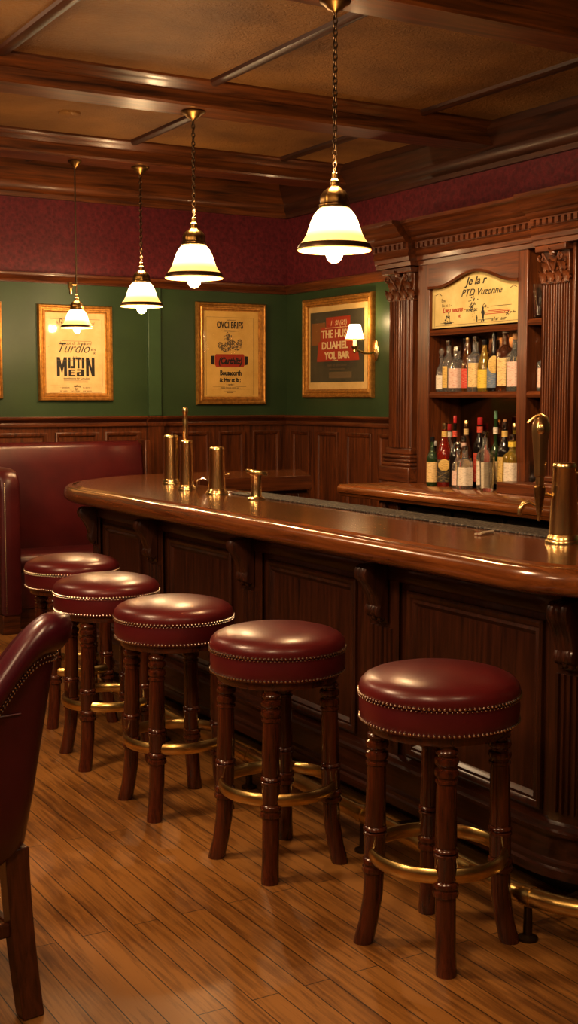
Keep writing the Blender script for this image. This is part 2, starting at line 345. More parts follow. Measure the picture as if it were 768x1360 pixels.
# ------------------------------------------------------------------ bar outline: arc-length s along the customer side, d inward
SEG = [('L', (3.6, 2.38), (-1, 0), (0, -1), .68), ('A', (2.92, 2.88), .5, 270, 180, .5 * pi / 2), ('L', (2.42, 2.88), (0, 1), (-1, 0), 3.47), ('A', (3.55, 6.35), 1.13, 180, 90, 1.13 * pi / 2), ('L', (3.55, 7.48), (1, 0), (0, 1), .9)]
S_C = .68 + .25 * pi
S_D = S_C + 3.47
S_E = S_D + 1.13 * pi / 2
def sy(y): return S_C + (y - 2.88)
def bp(s, d=0.):
    for g in SEG:
        L_ = g[-1]
        if s <= L_ + 1e-9 or g is SEG[-1]:
            if g[0] == 'L': return (g[1][0] + g[2][0] * s - g[3][0] * d, g[1][1] + g[2][1] * s - g[3][1] * d)
            a = radians(g[3] + (g[4] - g[3]) * s / L_); r = g[2] - d
            return (g[1][0] + r * cos(a), g[1][1] + r * sin(a))
        s -= L_
def ss(a, b, arc=.05):
    """sample positions between a and b, dense on the curves"""
    out = [a]; marks = [.68, S_C, S_D, S_E]
    out += [a + (b - a) * i / max(1, int((b - a) / arc)) for i in range(1, max(1, int((b - a) / arc)))] + [m_ for m_ in marks if a < m_ < b] + [b]
    return sorted(set(round(v, 5) for v in out))
SEND = S_E + .9
INNER = [(4.12, 6.72), (3.29, 6.72), (3.17, 6.68), (3.13, 6.56), (3.13, 3.2), (3.17, 3.06), (3.31, 3.0), (3.6, 3.0)]
def inner(d): return [(4.12, 6.72 + d), (3.29 - d, 6.72 + d), (3.17 - d, 6.68 + d), (3.13 - d, 6.56 + d), (3.13 - d, 3.2 - d), (3.17 - d, 3.06 - d), (3.31 - d, 3.0 - d), (3.6, 3.0 - d)]
SS = ss(0, SEND)
def ribbon(mb, prof, a=0., b=SEND, arc=.05, closed=True):
    S = ss(a, b, arc)
    rows = [[(*bp(s, d), z) for d, z in prof] for s in S]
    mb.loops(rows, close_u=closed, cap0=closed, cap1=closed); return mb
# worktop
t = thing('bar_worktop', (2.9, 4.6, 1.05), 'long polished mahogany bar top with rounded far end and bullnose edge', 'bar top')
mb = MB()
NOSE = [(.10, .962), (.035, .962), (.018, .966), (.005, .978), (0, .994), (.001, 1.012), (.006, 1.028), (.016, 1.039), (.03, 1.044), (.05, 1.045)]
R0 = None
rows = [[(*bp(s, d), z) for s in SS] for d, z in NOSE]
R = mb.loops(rows, close_u=False, cap0=False, cap1=False)
ob = obj('edge_moulding', mb, M['bar_top'], t)
mb = MB()
T = [(.05, 1.0), (.05, 1.041), (.054, 1.038), (.062, 1.038), (.068, 1.043), (.075, 1.05)]
R = mb.loops([[(*bp(s, d), z) for s in SS] for d, z in T], close_u=False, cap0=False, cap1=False)
top = R[-1]
inn = mb.verts([(x, y, 1.05) for x, y in INNER]); low = mb.verts([(x, y, .962) for x, y in INNER])
mb.face(top + inn)
for i in range(len(inn) - 1): mb.face([inn[i], inn[i + 1], low[i + 1], low[i]])
bot = mb.verts([(*bp(s, .1), .962) for s in SS]); mb.face((bot + low)[::-1])
ob = obj('slab', mb, M['bar_top'], t)
obj('inner_edge', MB().box(3.33, 4.118, 6.708, 6.722, .962, 1.052), M['mahog_x'], t, bevel=.004)
# bar front
t = thing('bar_counter', (2.6, 4.6, 0), 'dark panelled mahogany bar front with carved corbels and fluted pilasters', 'bar counter')
mb = MB()
lo = [(*bp(s, .18), .1) for s in SS] + [(x, y, .1) for x, y in inner(.05)]; hi = [(x, y, .962) for x, y, z in lo]
mb.loops([lo, hi]); obj('body', mb, M['bar_dark'], t)
obj('toe_kick', MB().loops([[(*bp(s, .24), 0) for s in SS] + [(x, y, 0) for x, y in inner(.09)], [(*bp(s, .24), .1) for s in SS] + [(x, y, .1) for x, y in inner(.09)]]) and None or (lambda q: (q.loops([[(*bp(s, .24), 0) for s in SS] + [(x, y, 0) for x, y in inner(.09)], [(*bp(s, .24), .1) for s in SS] + [(x, y, .1) for x, y in inner(.09)]]), q)[1])(MB()), M['black'], t)
obj('frieze', ribbon(MB(), [(.185, .88), (.168, .88), (.160, .892), (.160, .93), (.145, .945), (.135, .962), (.185, .962)]), M['bar_dark_y'], t)
obj('plinth', ribbon(MB(), [(.185, .085), (.116, .085), (.116, .112), (.128, .117), (.128, .128), (.142, .136), (.142, .208), (.131, .212), (.131, .223), (.145, .228), (.150, .240), (.164, .245), (.185, .25)]), M['bar_dark_y'], t, smooth=18)
def pf(u, v, w): return (*bp(u, .18 - w), v)
PF = [(0, 0), (0, .012), (.008, .018), (.018, .016), (.026, .008), (.036, .012), (.046, .004), (.05, 0)]
bays = [(sy(2.86), sy(3.57)), (sy(3.90), sy(4.58)), (sy(4.90), sy(5.57)), (sy(5.90), sy(6.40)), (S_D + .42, S_D + .9), (S_D + 1.2, S_D + 1.7)]
for a, b in bays:
    obj('panel_frame', MB().frame(pf, a, b, .262, .855, PF, nu=10, closed=False), M['bar_dark'], t)
PIL = [sy(2.70), sy(3.72), sy(4.72), sy(5.72), S_D + .22, S_D + 1.05]
def corbel(sc):
    # scroll bracket: side silhouette (out, z) grown across its width, with three ridges
    prof = [(.005, .935), (.085, .935), (.104, .925), (.112, .905), (.106, .885), (.094, .872), (.080, .852), (.066, .828), (.056, .800), (.052, .785), (.060, .772), (.058, .755), (.045, .743), (.03, .738), (.022, .750), (.018, .735), (.005, .72)]
    mb = MB(); n = 12; w = .088
    rows = []
    for i in range(n + 1):
        e = (i / n - .5); g = 1 - .10 * (0.5 + .5 * cos(2 * pi * 3.5 * i / n + pi * 0)) - (.12 if i in (0, n) else 0)
        rows.append([(*bp(sc + e * w, .165 - max(.004, (o - .005) * g)), z) for o, z in prof])
    mb.loops(rows); return mb
for sc in PIL:
    mb = MB(); w = .21
    q = [[(*bp(sc - w / 2 + w * i / 6, .18 - d), z) for i in range(7)] for z, d in ((.235, 0), (.235, .014), (.88, .014), (.88, 0))]
    mb.loops(q, close_u=False, cap0=False, cap1=False)
    pl = obj('pilaster', mb, M['bar_dark'], t)
    mb = MB()
    for k in range(5):
        u = sc + (k - 2) * .03
        mb.loops([[(*bp(u - .010, .166), z), (*bp(u - .006, .158), z), (*bp(u + .006, .158), z), (*bp(u + .010, .166), z)] for z in (.275, .29, .69, .705)])
    obj('flute', mb, M['bar_dark'], pl, kind='stuff')
    cb = obj('corbel', corbel(sc), M['bar_dark'], t)
    mb = MB()      # small carved leaf below the scroll
    for k in range(3):
        x, y = bp(sc + (k - 1) * .022, .135 + abs(k - 1) * .008)
        mb.ball((x, y, .752 - abs(k - 1) * .006), .015, 8, 6, 1.5)
    obj('carved_leaf', mb, M['bar_dark'], cb)
# groove boarding on the barman's side of the far leg
mb = MB()
for k in range(9): mb.box(3.34 + k * .088, 3.34 + k * .088 + .078, 6.752, 6.772, .12, .94)
obj('groove_boarding', mb, M['mahog'], t, bevel=.003)

# ------------------------------------------------------------------ foot rail
t = thing('foot_rail', (2.3, 4.4, 0), 'long brass foot rail on brackets along the base of the bar', 'foot rail')
def rail_xy(s):
    # the rail runs straight a little further than the worktop before turning
    if s > S_C: return bp(s, -.10)
    if s > S_C - .16: return (2.32, 2.88 - (S_C - s))
    a = min(pi / 2, (S_C - .16 - s) / .45); x, y = 2.77 - .45 * cos(a), 2.72 - .45 * sin(a)
    return (x + max(0, (S_C - .16 - s) - .45 * pi / 2), y)
pts = [(*rail_xy(s), .128) for s in ss(.3, S_D + .35, .04)]
obj('rail', MB().tube(pts, .027, 14), M['brass_rail'], t)
for sv in (sy(2.62), sy(3.44), sy(4.25), sy(5.05), sy(5.85)):
    mb = MB(); x, y = rail_xy(sv); nx, ny = rail_xy(sv + .004)[0] - x, rail_xy(sv + .004)[1] - y; k = sqrt(nx * nx + ny * ny); nx, ny = ny / k, -nx / k
    mb.lathe([(.03, 0), (.03, .008), (.014, .016), (.012, .10), (.016, .108)], (x, y, 0), 12)
    br_ = obj('bracket', mb, M['iron'], t)
    tx, ty = -ny, nx
    mb = MB(); mb.tube([(x - tx * .016, y - ty * .016, .128), (x + tx * .016, y + ty * .016, .128)], .031, 14); obj('collar', mb, M['brass_rail'], br_)
    obj('arm', MB().tube([(x, y, .10), (x + nx * .12, y + ny * .12, .07), (x + nx * .335, y + ny * .335, .06)], .009, 8), M['iron'], br_)

# ------------------------------------------------------------------ bar stools
def make_stool():
    R_ = .222
    root = thing('bar_stool', (0, 0, 0), '', 'bar stool', 'burgundy leather stools along the bar')
    dome = [(.19, .705), (.214, .712), (.2225, .722), (.2245, .735), (.220, .750), (.208, .763), (.188, .773), (.15, .783), (.10, .790), (.05, .793), (.004, .794)]
    obj('seat_cushion', MB().lathe(dome, n=64), M['leather'], root, smooth=60)
    band = [(.20, .640), (.214, .642), (.2195, .650), (.2225, .672), (.223, .695), (.221, .714), (.20, .722)]
    bd = obj('seat_band', MB().lathe(band, n=64), M['leather_side'], root, smooth=60)
    for z, r, tilt in ((.724, .2245, 0), (.716, .2245, 0), (.652, .2215, 0)):
        mb = MB(); n = 104 if z != .716 else 104
        rad = .0046 if z != .716 else .003
        for i in range(n):
            a = 2 * pi * (i + (.5 if z == .716 else 0)) / n; mb.ball((r * cos(a), r * sin(a), z), rad, 6, 4)
        obj('nailhead_trim', mb, M['stud'], bd)
    obj('seat_ring', MB().lathe([(.17, .618), (.198, .618), (.203, .628), (.203, .642), (.17, .642)], n=48), M['stool_wood'], root)
    # turned legs
    prof = [(0, .023), (.025, .023), (.035, .0225), (.040, .029), (.050, .0315), (.060, .029), (.064, .0235), (.072, .0235), (.077, .031), (.092, .0335), (.106, .030), (.111, .024), (.120, .0235), (.125, .031), (.140, .0335), (.154, .031), (.158, .0265), (.166, .0265), (.170, .031), (.180, .031), (.186, .0265), (.20, .0265), (.21, .0275), (.455, .0305), (.462, .0285), (.468, .034), (.478, .034), (.484, .029), (.490, .0335), (.500, .0335), (.506, .0305), (.595, .0305), (.605, .0275), (.612, .034), (.622, .0355), (.632, .034), (.636, .0295), (.644, .0295), (.648, .034), (.660, .0355), (.670, .034), (.676, .028), (.78, .028), (.90, .0275), (.985, .029), (1., .028)]
    H_ = .63
    for k in range(4):
        a = k * pi / 2; ca, sa = cos(a), sin(a); rows = []; N = 20
        for tt, r in prof:
            z = H_ * (1 - tt)
            off = .170 + .012 * tt + .026 * max(0, (tt - .72) / .28) ** 1.8
            fl = .21 < tt < .47
            row = []
            for i in range(N):
                b = 2 * pi * i / N; rr = r * (1 - (.085 if (fl and i % 2) else 0))
                row.append((ca * off + rr * cos(b), sa * off + rr * sin(b), z))
            rows.append(row)
        mb = MB(); mb.loops(rows); obj('leg', mb, M['stool_wood'], root, smooth=42)
    mb = MB(); n = 72
    # brass ring: tall oval band
    rows = [[((.186 + .012 * cos(b)) * cos(2 * pi * i / n), (.186 + .012 * cos(b)) * sin(2 * pi * i / n), .262 + .021 * sin(b)) for b in [2 * pi * j / 10 for j in range(10)]] for i in range(n)]
    rows.append(rows[0]); mb.loops(rows, cap0=False, cap1=False); bmesh.ops.remove_doubles(mb.b, verts=mb.b.verts[:], dist=1e-6)
    obj('foot_ring', mb, M['brass_rail'], root)
    return root
stool = make_stool()
spots = [(2.10, 2.742, 60, 'burgundy leather bar stool nearest the camera, beside the brass beer tower end'),
         (2.03, 3.52, 53, 'burgundy leather bar stool second from the beer tower end of the bar'),
         (1.985, 4.22, 43, 'burgundy leather bar stool in the middle of the row of five'),
         (2.005, 4.93, 40, 'burgundy leather bar stool second from the booth'),
         (2.12, 5.64, 40, 'burgundy leather bar stool at the far end, closest to the booth')]
for i, (x, y, a, lb) in enumerate(spots):
    if i == 0: stool.location = (x, y, 0); stool.rotation_euler = (0, 0, radians(a)); stool['label'] = lb
    else: dup(stool, (x, y, 0), radians(a), lb)

# ------------------------------------------------------------------ tub chair at the left edge
def make_chair():
    root = thing('tub_chair', (0, 0, 0), 'burgundy leather armchair seen from behind with wooden legs, cut off by the frame edge', 'armchair')
    REAR = .275
    def plan(u, grow=0.):
        # u -1..1 around the back; y forward
        hw, r = .27 + grow, .05
        L1 = .25 + REAR + grow - r; La = r * pi / 2; Lm = 2 * (hw - r); tot = 2 * L1 + 2 * La + Lm
        s_ = (u + 1) / 2 * tot; yr = -REAR - grow + r
        if s_ < L1: return (-hw, .25 - s_, -1, 0)
        s_ -= L1
        if s_ < La: a = pi + s_ / r; return (-hw + r + r * cos(a), yr + r * sin(a), cos(a), sin(a))
        s_ -= La
        if s_ < Lm: return (-hw + r + s_, yr - r, 0, -1)
        s_ -= Lm
        if s_ < La: a = 1.5 * pi + s_ / r; return (hw - r + r * cos(a), yr + r * sin(a), cos(a), sin(a))
        s_ -= La; return (hw, yr + s_, 1, 0)
    def st(v): v = min(1, max(0, v)); return v * v * (3 - 2 * v)
    def toph(x, y):
        # raised ears at the back corners, a dip between them, arms falling to the front
        return 1.008 - .215 * st((.235 - abs(x)) / .17) - .28 * st((y + REAR - .02) / .36)
    rows = []; edge = []; N = 120
    for i in range(N + 1):
        u = -1 + 2 * i / N
        x, y, nx, ny = plan(u); h = toph(x, y); w_ = (.25 - y) / .525
        def pt(o, z):
            k = (z - .42) / .575
            return (x + nx * o + .085 * k * x / .27 * w_, y + ny * o - .06 * k * w_, z)
        zb = .435 - .09 * (1 - st((abs(x) - .10) / .17)) * w_ - .04 * (1 - w_)
        row = [pt(-.02, zb - .02), pt(.0, zb), pt(.003, .55), pt(.003, h - .115), pt(.005, h - .092), pt(.022, h - .084), pt(.036, h - .06), pt(.036, h - .03), pt(.024, h - .006), pt(.0, h + .004), pt(-.03, h + .002), pt(-.052, h - .016), pt(-.062, h - .05), pt(-.065, h - .12), pt(-.065, .50), pt(-.065, .44)]
        rows.append(row); edge.append((Vector(pt(.010, h - .098)), Vector(pt(.008, h - .112)), Vector(pt(.005, .775 - .0 * (1 - w_))), y, x))
    mb = MB(); mb.loops(rows)
    sh = obj('backrest', mb, M['leather_chair'], root, smooth=60)
    mb = MB()
    for k in (0, 1):
        P = [e[k] for e in edge]
        for a, b in zip(P, P[1:]):
            n = max(1, round((b - a).length / .009))
            for j in range(n): mb.ball(a.lerp(b, j / n), .0032, 6, 4)
    obj('nailhead_trim', mb, M['stud'], sh)
    obj('seam', MB().tube([e[2] for e in edge if e[3] < -.2 and abs(e[4]) < .20], .0025, 6), M['leather_side'], sh)
    mb = MB(); P = [(plan(-1 + 2 * i / 40, -.07)) for i in range(41)]
    ring = [(p[0], p[1]) for p in P] + [(.18, .28), (-.18, .28)]
    mb.loops([[(x * k_, y * k_, z) for x, y in ring] for z, k_ in ((.40, 1.0), (.44, 1.0), (.49, .99), (.505, .95), (.51, .8))]); obj('seat', mb, M['leather_chair'], root, smooth=60)
    def leg(x, y, x1, y1, bow):
        rows = []
        for i in range(11):
            tt = i / 10; z = .42 * (1 - tt); e = tt ** 1.6
            px, py = x + (x1 - x) * e, y + (y1 - y) * e; w = .032 - .003 * tt
            
            rows.append([(px - w, py - w * .8, z), (px + w, py - w * .8, z), (px + w, py + w * .8, z), (px - w, py + w * .8, z)])
        m_ = MB(); m_.loops(rows); return m_
    for sx in (-1, 1):
        obj('leg', leg(sx * .243, -.235, sx * .254, -.29, 0), M['chair_wood'], root, bevel=.005)
        obj('leg', leg(sx * .24, .22, sx * .245, .235, 0), M['chair_wood'], root, bevel=.005)
        obj('stretcher', MB().box(sx * .235 - .012, sx * .235 + .012, -.235, .235, .19, .225), M['chair_wood'], root, bevel=.004)
    obj('stretcher', MB().box(-.23, .23, -.262, -.238, .20, .235), M['chair_wood'], root, bevel=.004)
    return root
ch = make_chair(); ch.location = (.68, 3.17, 0); ch.rotation_euler = (0, 0, radians(7))

# ------------------------------------------------------------------ booth
t = thing('booth_bench', (3.1, 8.2, 0), 'burgundy leather booth bench against the far wall under the framed print', 'booth')
def softbox(x0, x1, y0, y1, z0, z1, r=.04, puff=.0, nx=14):
    mb = MB(); rows = []
    prof = []
    for k in range(5): a = pi + k * pi / 8; prof.append((y0 + r + r * cos(a), z0 + r + r * sin(a)))
    prof += [(y1, z0), (y1, z1 - r * .5)]
    for k in range(5): a = k * pi / 8; prof.append((y1 - r + r * cos(a), z1 - r + r * sin(a)))
    for k in range(5): a = pi / 2 + k * pi / 8; prof.append((y0 + r + r * cos(a), z1 - r + r * sin(a)))
    cy, cz = (y0 + y1) / 2, (z0 + z1) / 2
    for i in range(nx + 1):
        u = i / nx; e = min(u, 1 - u); k = 1 - .10 * max(0, 1 - e * 12); b = 1 + puff * sin(pi * u)
        rows.append([(x0 + (x1 - x0) * u, cy + (y - cy) * k * b, cz + (z - cz) * (1 - (1 - k) * .4)) for y, z in prof])
    mb.loops(rows); return mb
obj('base', MB().box(2.605, 3.72, 8.03, 8.5, 0, .13), M['mahog_x'], t, bevel=.004)
obj('seat_front', softbox(2.60, 3.72, 8.0, 8.5, .13, .40, .03), M['leather_booth'], t, smooth=60)
obj('seat_cushion', softbox(2.60, 3.72, 7.97, 8.45, .38, .50, .05), M['leather_booth'], t, smooth=60)
mb = MB(); prof = [(8.37, .46), (8.34, .62), (8.345, .85), (8.38, 1.08), (8.395, 1.19), (8.41, 1.215), (8.44, 1.228), (8.50, 1.228), (8.535, 1.20), (8.535, .46)]
mb.loops([[(x, y + (.02 if e else 0), z - (.02 if e else 0)) for y, z in prof] for x, e in ((2.60, 0), (2.9, 0), (3.3, 0), (3.69, 0), (3.715, 1))]); obj('backrest', mb, M['leather_booth'], t, smooth=60)
obj('back_edge_post', MB().box(3.715, 3.765, 8.36, 8.55, 0, 1.235), M['mahog'], t, bevel=.006)
# end wing with rounded top and nailheads
mb = MB(); P = []
for y, z in [(7.85, .13), (7.85, .94), (7.86, 1.01), (7.885, 1.055), (7.93, 1.075), (8.0, 1.08), (8.55, 1.08), (8.55, .13)]: P.append((y, z))
mb.loops([[(x, cy_ + (y - cy_) * k, .62 + (z - .62) * k2) for y, z in P] for x, k, k2, cy_ in ((2.47, .97, .97, 8.2), (2.49, 1, 1, 8.2), (2.585, 1, 1, 8.2), (2.605, .97, .97, 8.2))])
w = obj('end_wing', mb, M['leather_booth'], t, smooth=60)
mb = MB()
for i in range(72): mb.ball((2.50, 7.848, .15 + i * .0118), .0042, 6, 4)
obj('nailhead_trim', mb, M['stud'], w)
obj('wing_base', MB().box(2.48, 2.60, 7.87, 8.5, 0, .13), M['mahog_x'], t, bevel=.004)

# ------------------------------------------------------------------ framed prints
FR = [(0, 0), (0, .022), (.006, .034), (.016, .036), (.022, .028), (.030, .026), (.036, .032), (.044, .030), (.050, .016), (.056, .014), (.056, 0)]
def picture(name, f, u0, u1, v0, v1, label, paper_, loc, frame_scale=1.):
    t = thing(name, loc, label, 'framed print', 'gilt framed prints on the green walls')
    obj('frame', MB().frame(f, u0, u1, v0, v1, [(a * frame_scale, b) for a, b in FR]), M['gold_wood'], t)
    d = .05 * frame_scale
    mb = MB(); mb.loops([[f(u0 + d, v0 + d, w), f(u1 - d, v0 + d, w), f(u1 - d, v1 - d, w), f(u0 + d, v1 - d, w)] for w in (.001, .008)])
    pr_ = obj('print', mb, paper_, t, smooth=0)
    mb = MB(); mb.face(mb.verts([f(u0 + d, v0 + d, .0125), f(u1 - d, v0 + d, .0125), f(u1 - d, v1 - d, .0125), f(u0 + d, v1 - d, .0125)])); obj('glass_pane', mb, M['pane'], t, smooth=0)
    return t, pr_
def rules(mb, f, rows, w=.0088, th=.0012):
    for u0, u1, v in rows:
        mb.loops([[f(u0, v - th, w), f(u1, v - th, w), f(u1, v + th, w), f(u0, v + th, w)], [f(u0, v - th, w + .0006), f(u1, v - th, w + .0006), f(u1, v + th, w + .0006), f(u0, v + th, w + .0006)]])
ZT = .009
def T(mb, body, u, v, size, f, **kw):
    p = f(u, v, ZT); text_into(mb, body, p, size, '-Y' if f is fm else '-X', **kw)
# print with big block word, behind the small pendant
t, pr_ = picture('framed_print', fm, 3.0, 3.562, 1.517, 2.198, 'gilt framed cream print with large black block letters, above the booth', M['cream'], (3.28, WY, 1.517))
cx = 3.281
mb = MB()
GLY = {'M': [(0, 0), (0, 1), (.3, 1), (.5, .58), (.7, 1), (1, 1), (1, 0), (.71, 0), (.71, .52), (.5, .12), (.29, .52), (.29, 0)],
       'N': [(0, 0), (0, 1), (.34, 1), (.67, .42), (.67, 1), (1, 1), (1, 0), (.68, 0), (.33, .6), (.33, 0)], 'I': [(0, 0), (0, 1), (1, 1), (1, 0)],
       'T': [(.33, 0), (.33, .8), (0, .8), (0, 1), (1, 1), (1, .8), (.67, .8), (.67, 0)], 'J': [(0, 0), (0, .22), (.5, .22), (.5, 1), (1, 1), (1, .1), (.85, 0)],
       'E': [(0, 0), (0, 1), (1, 1), (1, .8), (.4, .8), (.4, .6), (.85, .6), (.85, .4), (.4, .4), (.4, .2), (1, .2), (1, 0)], 'a': [(.1, 0), (0, .12), (0, .5), (.1, .6), (.6, .6), (.6, .8), (.05, .8), (.05, 1), (.9, 1), (1, .9), (1, 0), (.6, 0), (.6, .38), (.36, .38), (.36, .2), (.6, .2), (.6, 0)]}
def glyph(mb, ch_, u, v, w, h):
    mb.loops([[fm(u + a * w, v + b * h, w_) for a, b in GLY[ch_]] for w_ in (.0082, .009)])
z0 = 1.693
glyph(mb, 'M', cx - .142, z0, .076, .135); glyph(mb, 'N', cx + .078, z0, .066, .135)
glyph(mb, 'I', cx - .056, z0 + .056, .017, .079); glyph(mb, 'J', cx - .036, z0 + .056, .032, .079); glyph(mb, 'T', cx + .0, z0 + .056, .042, .079); glyph(mb, 'I', cx + .046, z0 + .056, .019, .079)
glyph(mb, 'E', cx - .054, z0, .050, .048); glyph(mb, 'a', cx + .006, z0, .056, .050)
T(mb, 'Turdlo', cx - .022, 1.862, .098, fm, shear=.45, bold=-.0006, sx=.92)
T(mb, 'ent', cx + .135, 1.878, .03, fm, shear=.3); T(mb, 'ik', cx + .14, 1.852, .03, fm, shear=.3)
T(mb, 'lclan', cx + .0, 1.815, .032, fm, shear=.5)
T(mb, 'tombtons fir Lmulet', cx + .005, 1.668, .024, fm, bold=.0004)
T(mb, 'sail ay', cx + .01, 1.617, .022, fm, bold=.0003); T(mb, 'fall', cx + .005, 1.597, .022, fm)
obj('lettering', mb, M['ink'], pr_, smooth=0)
mb = MB()
T(mb, 'R    smeer pars  orn sol', cx, 2.062, .030, fm, shear=.2); T(mb, 'R', cx - .11, 2.055, .065, fm, shear=.2); T(mb, 'la pupl dr Srndoed', cx + .0, 1.918, .032, fm, shear=.25)
T(mb, '~ smeloin                    ta dern ~', cx, 1.607, .018, fm); T(mb, 'or suin    Tan Quar    nol serm', cx, 1.583, .019, fm)
rules(mb, fm, [(cx - .19, cx + .19, 2.10), (cx - .14, cx + .15, 1.806), (cx - .09, cx + .09, 1.66), (cx - .09, cx + .09, 1.650), (cx - .19, cx - .05, 1.625), (cx + .05, cx + .19, 1.625), (cx - .20, cx + .20, 1.578), (cx - .1, cx + .12, 1.944), (cx - .205, cx - .20, 1.90)])
rules(mb, fm, [(cx + .203, cx + .2045, 1.86)], th=.24)
obj('fine_print', mb, M['ink_soft'], pr_, smooth=0)
# print with red banner
t, pr_ = picture('framed_print', fm, 4.243, 4.845, 1.487, 2.262, 'gilt framed ochre print with a red banner on the far green wall', M['ochre'], (4.54, WY, 1.487), 1.12)
cx = 4.535
mb = MB()
T(mb, 'OVCI BRIFS', cx, 2.072, .070, fm, bold=.0022, sx=.62, spacing=1.05)
T(mb, 'Bousacorth', cx + .005, 1.712, .052, fm, bold=.002, sx=.78); T(mb, '&: Hnr at Ib ;', cx + .0, 1.662, .042, fm, bold=.0014, sx=.82)
T(mb, '~ carde ~', cx, 1.636, .018, fm); T(mb, 'acsnter', cx, 1.578, .020, fm)
rules(mb, fm, [(cx - .15, cx - .045, 1.628), (cx + .045, cx + .14, 1.628)])
obj('lettering', mb, M['ink'], pr_, smooth=0)
mb = MB()
for z in (1.842, 1.832):
    pass
def plate(mb, f, pts, w0=.0082, w1=.0092): mb.loops([[f(u, v, w0) for u, v in pts], [f(u, v, w1) for u, v in pts]])
plate(mb, fm, [(cx - .122, 1.775), (cx + .115, 1.775), (cx + .125, 1.79), (cx + .125, 1.86), (cx + .115, 1.875), (cx - .122, 1.872), (cx - .13, 1.855), (cx - .13, 1.79)]); obj('banner', mb, M['red_ink'], pr_, smooth=0)
mb = MB(); ZT = .0105
T(mb, '(Carthliz)', cx, 1.800, .068, fm, shear=.25, bold=.003, sx=.78)
ZT = .009
plate(mb, fm, [(cx - .165, 1.795), (cx - .134, 1.79), (cx - .134, 1.86), (cx - .165, 1.858)]); plate(mb, fm, [(cx + .128, 1.79), (cx + .155, 1.795), (cx + .155, 1.858), (cx + .128, 1.86)])
obj('banner_lettering', mb, M['ink'], pr_, smooth=0)
mb = MB(); random.seed(3)
def disc(mb, f, u, v, r, w=.0085, n=8): plate(mb, f, [(u + r * cos(2 * pi * k / n), v + r * sin(2 * pi * k / n)) for k in range(n)], w, w + .0005)
for k in range(150):      # engraved bunch drawing
    a = random.random() * 2 * pi; q = sqrt(random.random()); u = cx + q * .088 * cos(a); v = 1.932 + q * .036 * sin(a) + .012 * cos(40 * u)
    disc(mb, fm, u, v, .0022 + random.random() * .0045, .0085 + k * .000003, 6)
for k in range(60): disc(mb, fm, cx - .012 + random.gauss(0, .016), 2.0 + random.gauss(0, .020), .002 + random.random() * .005, .009 + k * .000003, 6)
for k in range(10):
    a = k * 2 * pi / 10; disc(mb, fm, cx + .085 + .018 * cos(a), 1.965 + .020 * sin(a), .0055, .0092); disc(mb, fm, cx + .085 + .009 * cos(a), 1.965 + .010 * sin(a), .003, .0092); disc(mb, fm, cx - .085 + .018 * cos(a), 1.94 + .020 * sin(a), .0055, .0092); disc(mb, fm, cx - .085 + .009 * cos(a), 1.94 + .01 * sin(a), .003, .0092)
plate(mb, fm, [(cx + .09, 1.92), (cx + .095, 1.92), (cx + .10, 1.955), (cx + .094, 1.955)])
T(mb, '- stoctsuore -', cx, 2.045, .022, fm, sx=1.2); T(mb, 'uoslomroert', cx + .01, 2.128, .015, fm)
T(mb, '- mean Doscls uneln per -', cx, 1.612, .017, fm); rules(mb, fm, [(cx - .17, cx + .17, 1.607), (cx - .06, cx + .05, 1.592), (cx - .19, cx + .19, 1.560), (cx - .2, cx + .2, 2.152)], th=.0008)
rules(mb, fm, [(cx - .205, cx - .2035, 1.856), (cx + .2035, cx + .205, 1.856)], th=.296)
obj('fine_print', mb, M['ink_soft'], pr_, smooth=0)
# print at the left edge of the photo
picture('framed_print', fm, 2.16, 2.738, 1.53, 2.205, 'gilt framed print of which only the edge shows beyond the booth', M['cream'], (2.45, WY, 1.53))
# side-wall print with red panel
t, pr_ = picture('framed_print', rm, 7.375, 8.325, 1.54, 2.285, 'large gilt framed olive print with red panel behind the wall sconce', M['linen'], (WX, 7.85, 1.54), 1.15)
mb = MB(); plate(mb, rm, [(7.50, 1.655), (8.235, 1.655), (8.235, 2.18), (7.50, 2.18)], .0082, .0088); obj('image', mb, M['olive'], pr_, smooth=0)
def rp(*pts): return [(u, v) for u, v in pts]
mb = MB(); plate(mb, rm, rp((7.56, 1.81), (8.14, 1.81), (8.12, 1.95), (8.08, 1.97), (7.60, 1.97)), .009, .0096); plate(mb, rm, rp((7.62, 1.95), (8.09, 1.95), (8.09, 2.065), (7.66, 2.065)), .0092, .0098); plate(mb, rm, rp((7.68, 2.05), (8.01, 2.05), (8.01, 2.135), (7.68, 2.135)), .0094, .0099)
obj('red_panel', mb, M['red_ink'], pr_, smooth=0)
mb = MB(); plate(mb, rm, rp((8.02, 1.935), (8.22, 1.935), (8.22, 2.10), (8.02, 2.10)), .0086, .009); obj('brown_panel', mb, M['brown_ink'], pr_, smooth=0)
mb = MB(); ZT = .0105
cy = 7.86
T(mb, '1  $I (69)', cy - .02, 2.072, .055, rm, shear=.2, sx=1.1); T(mb, 'THE HUSS', cy + .02, 1.985, .082, rm, bold=.002, sx=1.05); T(mb, 'DLIAHEL', cy + .03, 1.902, .075, rm, bold=.002, sx=1.25); T(mb, 'YOL BAR', cy + .0, 1.828, .072, rm, bold=.0035, sx=1.15); T(mb, 'D Sanee', cy + .02, 1.812, .016, rm, sx=1.4)
rules(mb, rm, [(7.66, 8.02, 2.057)], w=.0102, th=.0022)
ZT = .009
obj('lettering', mb, M['cream_ink'], pr_, smooth=0)
mb = MB(); T(mb, 'mulv ed sencrdumn', 7.86, 1.772, .030, rm, sx=1.1); T(mb, 'nlse muuetorenou', 7.86, 1.745, .026, rm, sx=1.1); plate(mb, rm, rp((7.66, 1.685), (7.97, 1.685), (7.97, 1.73), (7.66, 1.73)), .009, .0092); obj('fine_print', mb, M['ink_soft'], pr_, smooth=0)
ZT = .009

